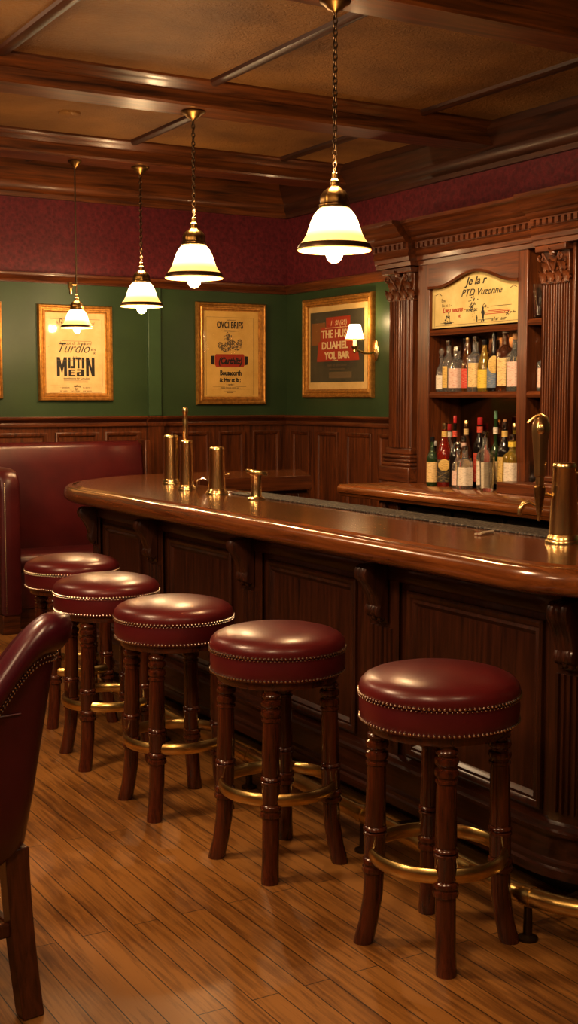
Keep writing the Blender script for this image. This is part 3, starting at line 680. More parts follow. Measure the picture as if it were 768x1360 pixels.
# ------------------------------------------------------------------ wall sconce
t = thing('wall_sconce', (WX, 7.36, 1.87), 'brass wall sconce with small white lit shade beside the back bar', 'wall lamp')
def rfo(a): return 1. if True else 1
mb = MB(); rows = []
for w_, k in ((0, 1), (.008, 1), (.014, .85), (.018, .5), (.022, .25)):
    rows.append([(WX - w_, 7.36 + .038 * k * cos(a), 1.87 + .075 * k * sin(a)) for a in [2 * pi * i / 24 for i in range(24)]])
mb.loops(rows); bpz = obj('back_plate', mb, M['brass'], t)
sx, sy_, sz = 4.885, 7.385, 1.865
obj('arm', MB().tube([(WX - .015, 7.36, 1.865), (WX - .05, 7.362, 1.85), (WX - .10, 7.372, 1.852), (sx + .02, sy_, 1.872), (sx, sy_, 1.885)], .008, 8), M['brass'], t)
obj('cup', MB().lathe([(.006, -.045), (.014, -.035), (.012, -.02), (.02, -.012), (.026, 0), (.024, .006), (.012, .008)], (sx, sy_, 1.895), 16), M['brass'], t)
obj('candle_sleeve', MB().lathe([(.013, 0), (.013, .055), (.008, .058)], (sx, sy_, 1.90), 12), M['ivory'], t)
obj('shade', MB().lathe([(.068, 1.945), (.066, 1.95), (.040, 2.048), (.038, 2.05), (.036, 2.046), (.062, 1.952)], (sx, sy_, 0), 28, cap=False), M['candle_shade'], t)
obj('shade_rim', MB().tube([(sx + .069 * cos(2 * pi * i / 28), sy_ + .069 * sin(2 * pi * i / 28), 1.946) for i in range(28)], .0035, 6, True), M['linen'], t)

# ------------------------------------------------------------------ pendants
def pendant(x, y, ztop, zb, k, label, rod=False):
    root = thing('pendant_lamp', (x, y, zb), label, 'pendant lamp', 'glass bell pendants hanging from the beams')
    def P(mb): return mb
    c = (x, y, zb)
    sh = [(.1425, .002), (.1435, .006), (.141, .018), (.133, .028), (.119, .046), (.108, .066), (.0985, .094), (.090, .118), (.0785, .141), (.063, .160), (.052, .168), (.047, .172)]
    shi = [(r - .004, z + .001) for r, z in sh[::-1]]
    S = [(r * k, z * k) for r, z in sh]; SI = [(r * k, z * k) for r, z in shi]
    m = M['shade']
    if k != 1:
        key = 'shade%.2f' % k
        if key not in M: M[key] = lampglass('lit opal glass', 0., .172 * k, .21, .9)
        m = M[key]
    s_ = obj('shade', MB().lathe(S + SI, c, 40, cap=False), m, root, smooth=60)
    obj('shade_rim', MB().lathe([(.143 * k, .006 * k), (.1455 * k, .007 * k), (.1455 * k, .013 * k), (.137 * k, .0275 * k), (.134 * k, .0275 * k)], c, 40, cap=False), M['bronze'], s_)
    obj('bulb', MB().lathe([(.002 * k, -.044 * k), (.016 * k, -.041 * k), (.029 * k, -.028 * k), (.035 * k, -.008 * k), (.032 * k, .015 * k), (.02 * k, .045 * k), (.015 * k, .06 * k)], c, 20), M['bulb'], root)
    g = lambda a: 1 + .10 * abs(sin(4 * a))
    obj('gallery', MB().lathe([(r * k, z * k) for r, z in [(.053, .165), (.056, .170), (.056, .176), (.051, .182), (.053, .195), (.050, .212), (.040, .228), (.026, .238), (.018, .246)]], c, 32, g), M['brass_old'], root)
    obj('stem', MB().lathe([(r * k, z * k) for r, z in [(.020, .244), (.017, .256), (.020, .268), (.012, .276), (.011, .296), (.006, .30)]], c, 14), M['brass_old'], root)
    z0 = zb + .298 * k
    obj('canopy', MB().lathe([(.058 * k, 0), (.062 * k, -.005), (.058 * k, -.012), (.042 * k, -.020), (.030 * k, -.034), (.014 * k, -.042), (.006 * k, -.05)], (x, y, ztop), 28), M['brass_old'], root)
    mb = MB()
    if rod:
        mb.tube([(x, y, z0), (x, y, ztop - .045)], .0055, 8); rd = obj('rod', mb, M['iron'], root)
        mb = MB(); mb.box(x - .055, x - .03, y - .012, y + .012, zb + .255, zb + .29).tube([(x - .043, y, zb + .26), (x - .040, y, zb + .215)], .009, 8).tube([(x - .03, y, zb + .278), (x, y, zb + .278)], .006, 6)
        obj('switch', mb, M['brass_old'], rd)
    else:
        Lk = .030; n = int((ztop - .045 - z0) / (Lk * .72)); st = (ztop - .045 - z0) / n
        for i in range(n):
            zc = z0 + st * (i + .5); pts = []
            for j in range(10):
                a = 2 * pi * j / 10; h = .0085 * cos(a); v = (st * .66) * sin(a)
                pts.append((x + (h if i % 2 else 0), y + (0 if i % 2 else h), zc + v))
            mb.tube(pts, .0024, 6, True) if False else None
            rows = []
            for j in range(10):
                p = Vector(pts[j]); tg = (Vector(pts[(j + 1) % 10]) - Vector(pts[j - 1])).normalized(); u_ = Vector((0, 1, 0)) if i % 2 else Vector((1, 0, 0)); w_ = tg.cross(u_)
                rows.append([p + (u_ * cos(b) + w_ * sin(b)) * .0032 for b in [2 * pi * q / 6 for q in range(6)]])
            rows.append(rows[0]); mb.loops(rows, cap0=False, cap1=False)
        obj('chain', mb, M['iron'], root, label='bronze link chain')
    return root
PEND = [(2.655, 4.16, 3.045, 2.10, 1.0, 'largest bell pendant with dark banded rim, hanging nearest over the bar'),
        (3.01, 6.11, 3.045, 2.17, 1.08, 'chain-hung bell pendant above the brass tap cylinders, left of the ochre print'),
        (3.42, 7.73, 3.045, 2.137, .98, 'chain-hung bell pendant between the block-letter print and the green pier'),
        (2.965, 7.73, 3.045, 1.985, .72, 'smallest bell pendant, on a thin rod, in front of the block-letter print')]
for i, (x, y, zt, zb, k, lb) in enumerate(PEND): pendant(x, y, zt, zb, k, lb, rod=(i == 3))

# ------------------------------------------------------------------ taps on the bar
def brass_cyl(x, y, h, r0, r1, fl, label, name='tap_tower', extra=None):
    t = thing(name, (x, y, 1.05), label, 'beer tap', 'brass tap fittings on the bar')
    obj('base_flange', MB().lathe([(fl, 0), (fl, .008), (fl * .96, .012), (fl * .9, .013), (fl * .88, .02), (r0 * 1.06, .026), (r0 * 1.02, .03)], (x, y, 1.05), 40), M['brass'], t)
    obj('column', MB().lathe([(r0, .02), (r0, .05), (r1, h - .02), (r1 * 1.03, h - .016), (r1 * 1.03, h - .008), (r1 * .95, h - .001), (r1 * .8, h + .002), (.003, h + .003)], (x, y, 1.05), 40), M['brass'], t)
    return t
t = brass_cyl(2.906, 3.125, .268, .048, .039, .062, 'large brass beer tower with a long dark tap handle, nearest the camera')
obj('side_knob', MB().lathe_axis([(.006, 0), (.006, .02), (.011, .024), (.011, .034), (.004, .038)], (2.936, 3.105, 1.285), (.86, -.5, 0), 12), M['brass'], t)
hx, hy = 2.827, 3.158
obj('faucet_arm', MB().tube([(2.876, 3.14, 1.205), (2.85, 3.15, 1.212), (hx, hy, 1.212)], .008, 10), M['brass'], t)
f_ = obj('faucet', MB().lathe([(.003, 1.125), (.006, 1.13), (.006, 1.142), (.009, 1.150), (.014, 1.185), (.0195, 1.225), (.020, 1.238), (.016, 1.243)], (hx, hy, 0), 20), M['brass_old'], t)
obj('spout', MB().tube([(hx - .012, hy + .01, 1.175), (hx - .03, hy + .02, 1.187), (hx - .045, hy + .028, 1.180), (hx - .054, hy + .033, 1.163), (hx - .055, hy + .034, 1.145)], [.008, .009, .010, .009, .008], 10), M['brass'], f_)
def sq(a): c, s_ = abs(cos(a)), abs(sin(a)); return .96 / max(.001, (c ** 4 + s_ ** 4) ** .25)
hd = obj('handle', MB().lathe([(.012, 1.243), (.013, 1.25), (.012, 1.272), (.017, 1.276), (.018, 1.282), (.017, 1.30), (.0205, 1.36), (.025, 1.415), (.0255, 1.44), (.019, 1.462), (.010, 1.472), (.002, 1.474)], (hx, hy, 0), 24, sq), mat('dark bronze handle', (.36, .22, .09), .28, metal=.85, coat=.3), t)
mb = MB(); d_ = Vector((-.66, -.75, 0))
P0 = Vector((hx, hy, 1.432)) + d_ * .024
mb.loops([[P0 + d_ * w_ + Vector((.75, -.66, 0)) * (r_ * cos(a)) + Vector((0, 0, r_ * 1.35 * sin(a))) for a in [2 * pi * i / 18 for i in range(18)]] for w_, r_ in ((-.004, .014), (.003, .014), (.006, .010))]); obj('medallion', mb, M['brass'], hd)
obj('crest', MB().tube([(hx - .036, hy + .024, 1.450), (hx - .016, hy + .012, 1.472), (hx, hy, 1.481), (hx + .016, hy - .012, 1.470), (hx + .023, hy - .017, 1.435), (hx + .019, hy - .014, 1.405)], .0045, 8), M['brass'], hd)

t = brass_cyl(3.025, 6.45, .275, .044, .040, .055, 'tall brass tap cylinder furthest along the bar, before the upright lever')
t = thing('tap_lever', (3.10, 6.42, 1.05), 'upright brass tap lever on a dark post behind the tap cylinders', 'beer tap', 'brass tap fittings on the bar')
obj('post', MB().lathe([(.045, 0), (.045, .008), (.036, .012), (.034, .19), (.030, .22), (.018, .235)], (3.10, 6.42, 1.05), 24), M['brass_old'], t)
obj('collar', MB().lathe([(.02, .225), (.028, .23), (.028, .245), (.018, .25)], (3.10, 6.42, 1.05), 20), M['brass'], t)
obj('lever', MB().lathe([(.012, .25), (.017, .26), (.0155, .36), (.0135, .40), (.017, .405), (.0175, .418), (.014, .43), (.003, .436)], (3.10, 6.42, 1.05), 20), M['brass'], t)
t = brass_cyl(2.885, 5.96, .262, .038, .033, .05, 'slim brass tap cylinder with a small curved pipe beside it')
obj('pipe', MB().tube([(2.93, 5.94, 1.06), (2.935, 5.935, 1.10), (2.96, 5.92, 1.115), (2.985, 5.90, 1.10), (2.99, 5.895, 1.055)], .006, 8), M['chrome'], t)
t = brass_cyl(2.90, 5.64, .238, .043, .038, .058, 'wide brass tap cylinder between the slim one and the short spout')
obj('side_knob', MB().lathe_axis([(.004, 0), (.004, .012), (.008, .014), (.008, .022), (.003, .024)], (2.934, 5.62, 1.15), (.86, -.5, 0), 10), M['brass'], t)
t = thing('spout_tap', (2.91, 5.25, 1.05), 'short brass tap with a flat disc top at the end of the grey mat', 'beer tap', 'brass tap fittings on the bar')
obj('base_flange', MB().lathe([(.043, 0), (.043, .006), (.036, .010), (.030, .014)], (2.91, 5.25, 1.05), 32), M['brass'], t)
obj('column', MB().lathe([(.029, .01), (.026, .02), (.025, .11), (.031, .122), (.024, .128)], (2.91, 5.25, 1.05), 32), M['brass'], t)
mb = MB(); rows = []
for z_, k_ in ((.122, .9), (.126, 1), (.136, 1), (.140, .95), (.141, .5)):
    rows.append([(2.912 + .86 * (.054 * k_ * cos(a)) + .5 * .034 * k_ * sin(a) + .0, 5.247 - .5 * (.054 * k_ * cos(a)) + .86 * .034 * k_ * sin(a), 1.05 + z_ - .05 * .86 * .2 * cos(a) * k_) for a in [2 * pi * i / 32 for i in range(32)]])
mb.loops(rows); obj('disc_top', mb, M['brass'], t)
tag(obj('drip_mat', MB().box(2.96, 3.115, 3.2, 5.6, 1.05, 1.058), M['rubber'], bevel=.002, loc=(3.07, 4.4, 1.05)), 'long grey textured drip mat along the inner edge of the bar', 'bar mat')
mb = MB()
mb.tube([(2.80, 3.455, 1.056), (2.83, 3.455, 1.056), (2.87, 3.475, 1.057), (2.905, 3.485, 1.056)], [.008, .006, .005, .004], 8, flat=.5); mb.tube([(2.805, 3.44, 1.056), (2.85, 3.475, 1.058), (2.895, 3.50, 1.056), (2.915, 3.50, 1.056)], [.007, .006, .006, .009], 8, flat=.5)
tag(obj('bottle_opener', mb, mat('satin silver', (.62, .55, .44), .35, metal=.35), loc=(2.85, 3.47, 1.05)), 'small silver opener lying on the bar top by the mat', 'bottle opener')
tag(obj('bar_cable', MB().tube([(2.96, 5.75, 1.055), (2.99, 5.70, 1.055), (3.02, 5.62, 1.056), (3.0, 5.5, 1.056), (2.97, 5.40, 1.056), (2.94, 5.30, 1.056)], .005, 8), M['chrome'], loc=(2.98, 5.6, 1.05)), 'thin silver beer line lying between the wide tap cylinder and short tap', 'beer line')

# ------------------------------------------------------------------ back counter with coolers
t = thing('back_counter', (4.6, 5.2, 0), 'mahogany back bar counter top with moulded front edge, under the bottles', 'counter')
mb = MB().mould((0, 6.585), (0, 3.4), [(-4.262, .925), (-4.25, .930), (-4.245, .945), (-4.232, .952), (-4.228, .965), (-4.232, .985), (-4.242, .994), (-4.25, 1.0), (-5.04, 1.0), (-5.04, .925)], (-1, 0, 0)); obj('worktop', mb, M['bar_top'], t)
obj('end_panel', MB().box(4.33, 5.03, 6.22, 6.27, 0, .925).box(4.33, 4.36, 6.08, 6.27, 0, .925), M['mahog'], t, bevel=.003)
obj('rear_panel', MB().box(4.98, 5.03, 3.4, 6.25, 0, .925), M['mahog'], t)
obj('knob', MB().lathe_axis([(.008, 0), (.010, .012), (.026, .018), (.030, .03), (.024, .042), (.010, .048)], (4.33, 6.19, .885), (-1, 0, 0), 16), M['mahog'], t, label='round carved wooden knob')
ys = [(6.06, 5.62), (5.60, 5.16), (5.14, 4.64), (4.62, 4.12)]
nm = ['beneath the upper shelf bottles, closest to the wooden knob', 'second along from the wooden knob', 'third along, below the back bar plinth', 'nearest the camera, beyond the beer tower']
for (b_, a_), lb in zip(ys, nm):
    c = thing('bottle_cooler', (4.6, (a_ + b_) / 2, 0), 'black under-counter cooler ' + lb, 'cooler', 'black coolers under the back counter')
    obj('cabinet', MB().box(4.40, 4.97, a_, b_, 0, .90), M['black'], c, bevel=.004)
    d = obj('door', MB().box(4.37, 4.40, a_ + .01, b_ - .01, .12, .80), M['black_gloss'], c, bevel=.004)
    obj('handle', MB().tube([(4.37, a_ + .05, .55), (4.35, a_ + .05, .56), (4.35, a_ + .05, .74), (4.37, a_ + .05, .75)], .007, 8), M['chrome'], d)
    pn = obj('control_panel', MB().box(4.375, 4.40, a_ + .01, b_ - .01, .81, .895), M['black'], c, bevel=.003)
    obj('vent', MB().frame(lambda u, v, w: (4.375 - w, u, v), a_ + .05, b_ - .18, .825, .88, [(0, 0), (0, .004), (.006, .004), (.006, 0)], closed=False), M['black_gloss'], pn)
    obj('badge', MB().box(4.370, 4.376, b_ - .13, b_ - .08, .835, .87), mat('dull grey badge', (.10, .09, .075), .4, metal=.6), pn)

# ------------------------------------------------------------------ back bar cabinet
t = thing('back_bar', (4.9, 5.2, 1.0), 'carved mahogany back bar with fluted columns, dentil cornice and bottle niches', 'cabinet')
FX = 4.72
obj('carcass_back', MB().box(5.0, 5.045, 3.4, 6.78, 1.0, 2.42), M['mahog'], t)
obj('mirror', MB().box(4.985, 5.0, 4.2, 6.40, 1.04, 2.36), M['mirror'], t, label='smoky mirror at the back of the niches')
# stiles and top rail
def stile(y0, y1, x0=FX + .012, x1=5.0, z0=1.0, z1=2.37): return MB().box(x0, x1, y0, y1, z0, z1)
obj('side_panel', stile(6.70, 6.77, FX + .06), M['mahog'], t, bevel=.003)
obj('stile', stile(6.32, 6.44), M['mahog'], t, bevel=.004)
obj('stile', stile(5.415, 5.495), M['mahog'], t, bevel=.004)
obj('stile', stile(5.035, 5.06), M['mahog'], t, bevel=.004)
obj('stile', stile(4.93, 5.035 - .04, FX + .02), M['mahog'], t, bevel=.004)
obj('stile', stile(4.10, 4.17), M['mahog'], t, bevel=.004)
# scalloped header over the sign: flat board with ogee lower edge
YA, YB = 5.49, 6.325
def ogee(u):
    # u 0 (left, YB) .. 1 (right, YA); the sign top line
    return 2.212 + .078 * (0.5 - .5 * cos(2 * pi * min(1, max(0, (u - .10) / .88)))) * 1.0 - .012 * u
mb = MB(); n = 28
lo = [(YB - (YB - YA) * i / n, ogee(i / n)) for i in range(n + 1)]
poly = lo + [(YA, 2.40), (YB, 2.40)]
mb.extrude(poly, lambda y, z: (FX + .008, y, z), lambda y, z: (FX + .03, y, z)); obj('scalloped_header', mb, M['mahog_y'], t, smooth=0)
obj('header_bead', MB().tube([(FX + .006, y, z) for y, z in lo], .009, 8), M['mahog_y'], t)
obj('top_rail', MB().box(FX + .015, 5.0, 3.42, 6.44, 2.30, 2.42), M['mahog_y'], t, bevel=.003) if False else None
obj('top_rail', MB().box(FX + .055, 5.0, 3.42, 6.44, 2.355, 2.42), M['mahog_y'], t, bevel=.003)
for y0, y1, z in ((5.495, 6.32, 1.575), (5.495, 6.32, 1.955), (5.06, 5.415, 1.575), (5.06, 5.415, 1.975), (4.17, 4.93, 1.575), (4.17, 4.93, 1.955)):
    obj('shelf', MB().mould((0, y0), (0, y1), [(-FX - .02, z - .035), (-FX - .015, z - .02), (-FX - .02, z - .008), (-FX - .028, z), (-5.0, z), (-5.0, z - .035)], (-1, 0, 0)), M['mahog_y'], t)
obj('plinth_block', MB().box(4.60, 5.0, 5.03, 5.50, 1.0, 1.065), M['mahog_y'], t, bevel=.006)
# fluted columns
def column(y0, y1, fluted_round):
    yc = (y0 + y1) / 2; w = y1 - y0
    c = obj('pilaster_shaft', MB(), M['mahog'], t) if False else None
    mb = MB(); n = 11; z0, z1 = (1.22, 2.15) if fluted_round else (1.11, 2.18)
    hw = w * (.40 if fluted_round else .46)
    pts = []
    for i in range(n):
        a, b = -1 + 2 * i / n, -1 + 2 * (i + 1) / n
        for q in (a + .02, a + .35 / n * 1.0, (a + b) / 2, b - .35 / n, b - .02):
            dep = .016 * (1 if q in (a + .02, b - .02) else (.35 if q != (a + b) / 2 else .1))
            bow = (.055 * sqrt(max(0, 1 - q * q)) if fluted_round else .012)
            pts.append((FX + .03 - bow - dep, yc + q * hw))
    pts = [(FX + .06, yc - hw)] + pts + [(FX + .06, yc + hw)]
    mb.loops([[(x, y, z) for x, y in pts] for z in (z0, z1)]); sh = obj('column_shaft', mb, M['mahog'], t, smooth=20)
    # base: stacked mouldings
    mb = MB(); zz = 1.0
    steps = [(.53, .085, 1.0, 1.10), (.50, .07, 1.10, 1.125), (.46, .062, 1.125, 1.15), (.48, .068, 1.15, 1.175), (.43, .05, 1.175, 1.22)] if fluted_round else [(.52, .06, 1.0, 1.075), (.50, .045, 1.075, 1.11)]
    for hw_, dp, za, zb_ in steps: mb.box(FX + .03 - dp, FX + .06, yc - w * hw_, yc + w * hw_, za, zb_)
    obj('column_base', mb, M['mahog_y'], t, bevel=.009)
    # carved capital: bell with leaf lobes and volutes
    cz0, cz1 = (2.15, 2.345)
    mb = MB(); mb.box(FX + .0, FX + .06, yc - w * .44, yc + w * .44, cz0, cz1)
    mb.box(FX - .045, FX + .06, yc - w * .50, yc + w * .50, cz1 - .022, cz1 + .012)
    cp = obj('capital', mb, M['mahog_y'], t, bevel=.004)
    mb = MB()
    def leaf(y, z, lw, lh, curl, x0):
        rows = []
        for k in range(8):
            v = k / 7; hw_ = lw * (.55 + .45 * sin(pi * min(1, v * 1.05))) * (1 if v < .8 else (1 - (v - .8) * 3.2)); hw_ *= 1 + .14 * cos(v * 22)
            xo = x0 - .010 - curl * v ** 2.2; zo = z + lh * (v - .18 * v ** 5)
            rows.append([(xo - .010 * (1 - (q / 2) ** 2) + .004 * (q == 0), y + hw_ * q / 2, zo - .006 * abs(q) * v) for q in (-2, -1, 0, 1, 2)] + [(xo + .014, y + hw_ * q / 2, zo - .006 * abs(q) * v) for q in (2, -2)])
        mb.loops(rows)
    for i in range(4): leaf(yc + w * .38 * (-1 + 2 * i / 3), cz0 + .008, w * .115, .085, .028, FX + .004)
    for i in range(3): leaf(yc + w * .26 * (-1 + i), cz0 + .055, w * .12, .095, .036, FX + .002)
    for s_ in (-1, 1):
        pts = [(FX - .036 - .001 * k, yc + s_ * (w * .34 + (.026 - .0022 * k) * cos(k * .8 + 2.2)), cz1 - .052 + (.026 - .0022 * k) * sin(k * .8 + 2.2)) for k in range(11)]
        mb.tube(pts, [.0075 - .0004 * k for k in range(11)], 8)
        mb.tube([(FX - .02, yc + s_ * w * .05, cz0 + .07), (FX - .03, yc + s_ * w * .14, cz0 + .12), (FX - .036, yc + s_ * w * .27, cz1 - .03)], [.004, .006, .006], 8)
    leaf(yc, cz1 - .045, w * .09, .05, .02, FX - .02)
    obj('carved_leaves', mb, M['mahog'], cp)
    return sh
column(6.445, 6.76, True)
column(5.055, 5.295, False)
column(3.78, 4.09, True)
# entablature: architrave, frieze, dentils, cornice; breaks forward over the columns
ARC = [(-.30, 2.36), (0.0, 2.36), (.004, 2.385), (.012, 2.39), (.014, 2.415), (.024, 2.425), (.02, 2.44), (.016, 2.455), (.022, 2.46), (.022, 2.495), (.03, 2.50), (.045, 2.505), (.055, 2.52), (.06, 2.53), (.085, 2.54), (.10, 2.56), (.115, 2.585), (.135, 2.60), (.145, 2.605), (.145, 2.625), (-.30, 2.625)]
def entab(y0, y1, out): return MB().mould((FX - out, y0), (FX - out, y1), ARC, (-1, 0, 0))
e = obj('entablature', entab(3.3, 6.44, 0.), M['mahog_y'], t)
for y0, y1, o_ in ((6.42, 6.80, .06), (4.0, 4.98 + .33, .045)):
    b_ = obj('cornice_break', entab(y0, y1, o_), M['mahog_y'], t)
    # returned end on the exposed side
    if y1 > 6.5: obj('cornice_return', MB().mould((FX - o_ + .0, y1), (WX, y1), [(a_, z_) for a_, z_ in ARC if a_ >= 0] + [(0, 2.625)], (0, 1, 0)), M['mahog_x'], b_)
def dent(y0, y1, out):
    mb = MB(); n = int((y1 - y0) / .048)
    up, lo_ = [], []
    for i in range(n):
        y = y0 + (y1 - y0) * (i + .5) / n
        lo_ += [(y - .014, 2.492), (y - .014, 2.462), (y + .014, 2.462), (y + .014, 2.492)]
    mb.extrude(lo_ + [(lo_[-1][0], 2.499), (lo_[0][0], 2.499)], lambda y, z: (FX - out - .043, y, z), lambda y, z: (FX - out - .015, y, z))
    return mb
obj('dentil_row', dent(5.32, 6.41, 0), M['mahog_y'], e); obj('dentil_row', dent(6.43, 6.79, .06), M['mahog_y'], e); obj('dentil_row', dent(4.0, 5.30, .045), M['mahog_y'], e)

# painted sign in the niche head
t = thing('tavern_sign', (4.80, 5.88, 1.96), 'cream painted sign with scalloped top inside the back bar above the bottles', 'sign')
SX = FX + .036
def sm(u, v, w): return (SX - w, u, v)
mb = MB(); poly = [(y, z + .02) for y, z in lo] + [(YA, 1.965), (YB, 1.965)]
mb.extrude(poly, lambda y, z: (SX, y, z), lambda y, z: (SX + .02, y, z)); bd = obj('board', mb, M['signboard'], t, smooth=0)
mb = MB(); ZT = .0006; cy = 5.905
def TS(body, u, v, size, **kw): text_into(mb, body, (SX - .0008, u, v), size, '-X', **kw)
TS('Je la r', cy - .005, 2.207, .066, shear=.35, bold=.0012, sx=1.2); TS('PTD Vuzenne', cy - .055, 2.142, .058, shear=.4, bold=.0002, sx=1.15)
TS('uom - ac', cy + .03, 2.05, .03, shear=.2); TS('Ca _', cy - .10, 2.065, .032, shear=.3); TS('a1sr  aur', cy - .22, 1.985, .03, shear=.2, sx=1.2); TS('sll Dtrde', cy + .26, 1.99, .018, sx=1.2); TS('ar thv', cy - .34, 2.02, .02, shear=.2)
for k in range(26): plate(mb, sm, [(cy + .015 + random.uniform(-.03, .03) + .008 * cos(q), 2.095 + random.uniform(-.045, .03) + .010 * sin(q)) for q in []] or [(0, 0)] * 0, 0, 0) if False else None
def blob(u, v, r, w=.0004): disc(mb, sm, u, v, r, w)
rnd = random.Random(5)
for k in range(70): blob(cy + .02 + rnd.gauss(0, .013), 2.085 + rnd.gauss(0, .028), .0015 + rnd.random() * .0035, .0004 + k * .000004)
def figure(u, v, h):
    poly = [(-.16, 0), (-.2, .05), (-.07, .12), (-.10, .45), (-.2, .62), (-.14, .74), (-.07, .76), (-.1, .86), (-.05, 1), (.05, 1), (.1, .86), (.07, .76), (.16, .72), (.2, .5), (.13, .42), (.1, .12), (.18, .05), (.16, 0), (.04, 0), (0, .3), (-.04, 0)]
    mb.loops([[(SX - w_, u - a * h, v + b * h) for a, b in poly] for w_ in (.0004, .001)])
figure(cy - .075, 1.985, .085); figure(cy - .02, 1.985, .038)
for k in range(30): blob(cy + .255 + rnd.gauss(0, .012), 2.018 + rnd.gauss(0, .012), .002 + rnd.random() * .004, .0004 + k * .000004)
for k in range(16): blob(cy - .30 + rnd.gauss(0, .018), 2.025 + rnd.gauss(0, .008), .0015 + rnd.random() * .003, .0004 + k * .000004)
mb.box(SX - .001, SX - .0004, cy + .22, cy + .29, 1.986, 1.992)
rules(mb, sm, [(cy + .20, cy + .33, 1.992), (cy - .33, cy - .15, 2.068), (cy - .16, cy - .03, 1.995)], w=.0004, th=.0012)
obj('lettering', mb, M['ink'], bd, smooth=0)
mb = MB(); TS('Lwu seuns -', cy + .20, 2.055, .042, shear=.3, bold=.001, sx=1.1); TS('vk', cy + .15, 2.018, .03, shear=.3); rules(mb, sm, [(cy - .32, cy - .10, 2.035), (cy - .32, cy - .10, 2.025), (cy - .30, cy - .12, 2.043)], w=.0005, th=.002); obj('red_lettering', mb, M['red_ink'], bd, smooth=0)
mb = MB(); TS('Eno', cy + .30, 2.12, .03); TS('Bs ac c -', cy + .27, 2.09, .028); 
for s_, y_ in ((1, YB - .10), (-1, YA + .10)):
    mb.tube([(SX - .001, y_ - s_ * .0, 2.16), (SX - .001, y_ + s_ * .03, 2.175), (SX - .001, y_ + s_ * .06, 2.165)], .002, 5)
rules(mb, sm, [(YA + .03, YB - .04, 1.978)], w=.0004); rules(mb, sm, [(YB - .032, YB - .03, 2.07)], w=.0004, th=.1); obj('faded_lettering', mb, M['ink_soft'], bd, smooth=0)
obj('frame_edge', MB().tube([(SX - .004, y, z - .004) for y, z in lo] , .005, 6), M['gold_wood'], t)

# ------------------------------------------------------------------ bottles
def rsq(a): c, s_ = abs(cos(a)), abs(sin(a)); return .98 / (c ** 5 + s_ ** 5) ** .2
def bottle(x, y, z, h, r, shape, gl_, lab, cap, label, group, lab2=None):
    t = thing('bottle', (x, y, z), label, 'bottle', group)
    c = (x, y, z); rf = None
    if shape == 'round': P = [(r * .9, 0), (r, .008), (r, h * .56), (r * .93, h * .61), (r * .62, h * .68), (r * .36, h * .74), (r * .33, h * .92), (r * .39, h * .925), (r * .39, h * .945)]
    elif shape == 'slope': P = [(r * .9, 0), (r, .008), (r, h * .48), (r * .9, h * .56), (r * .66, h * .66), (r * .42, h * .76), (r * .34, h * .84), (r * .34, h * .945)]
    elif shape == 'square': P = [(r * .92, 0), (r, .008), (r, h * .58), (r * .9, h * .64), (r * .5, h * .69), (r * .36, h * .73), (r * .34, h * .93), (r * .38, h * .945)]; rf = rsq
    elif shape == 'long': P = [(r * .9, 0), (r, .008), (r, h * .40), (r * .96, h * .45), (r * .75, h * .51), (r * .36, h * .57), (r * .30, h * .62), (r * .29, h * .945)]
    elif shape == 'decanter': P = [(r * .85, 0), (r, .01), (r, h * .42), (r * .9, h * .50), (r * .55, h * .58), (r * .34, h * .64), (r * .32, h * .76), (r * .5, h * .78), (r * .5, h * .80)]
    else: P = [(r * .95, 0), (r, .006), (r, h * .90), (r * .98, h * .93), (r * .6, h * .94)]
    obj('glass', MB().lathe(P, c, 20, rf), G[gl_], t)
    yr = P[-1][0]; zt = P[-1][1]
    if shape == 'decanter': obj('cap', MB().lathe([(yr * .6, zt), (yr * .5, zt + h * .02), (r * .45, zt + h * .06), (r * .5, zt + h * .11), (r * .4, zt + h * .16), (.003, zt + h * .185)], c, 14), G['clear'] if cap == 'clear' else CAP[cap], t)
    elif cap: obj('cap', MB().lathe([(yr * 1.05, zt - h * .05), (yr * 1.12, zt - h * .045), (yr * 1.12, h * .99), (yr * .9, h), (.002, h)], c, 14), CAP[cap], t)
    def wrap(z0, z1, rr, half, m, name):
        mb = MB(); rows = []
        for zz in (z0, z1):
            rows.append([(x + rr * (rf(a) if rf else 1) * cos(a), y + rr * (rf(a) if rf else 1) * sin(a), z + zz) for a in [radians(231) - half + 2 * half * i / 12 for i in range(13)]])
        mb.loops(rows, close_u=False, cap0=False, cap1=False); obj(name, mb, m, t)
    body_h = {'round': .56, 'slope': .48, 'square': .58, 'long': .40, 'decanter': .42, 'jar': .9}[shape] * h
    if lab: wrap(body_h * .14, body_h * .88, r + .0012, 1.25, L[lab], 'label')
    if lab2:
        k = .36 if shape in ('round', 'square') else .32
        z_ = .78 if shape != 'long' else .70
        wrap(h * z_, h * (z_ + .09), r * k + .004, 1.6, L[lab2], 'neck_label')
    return t
GU, GL_ = 'bottles on the upper back bar shelf', 'bottles standing on the back counter'
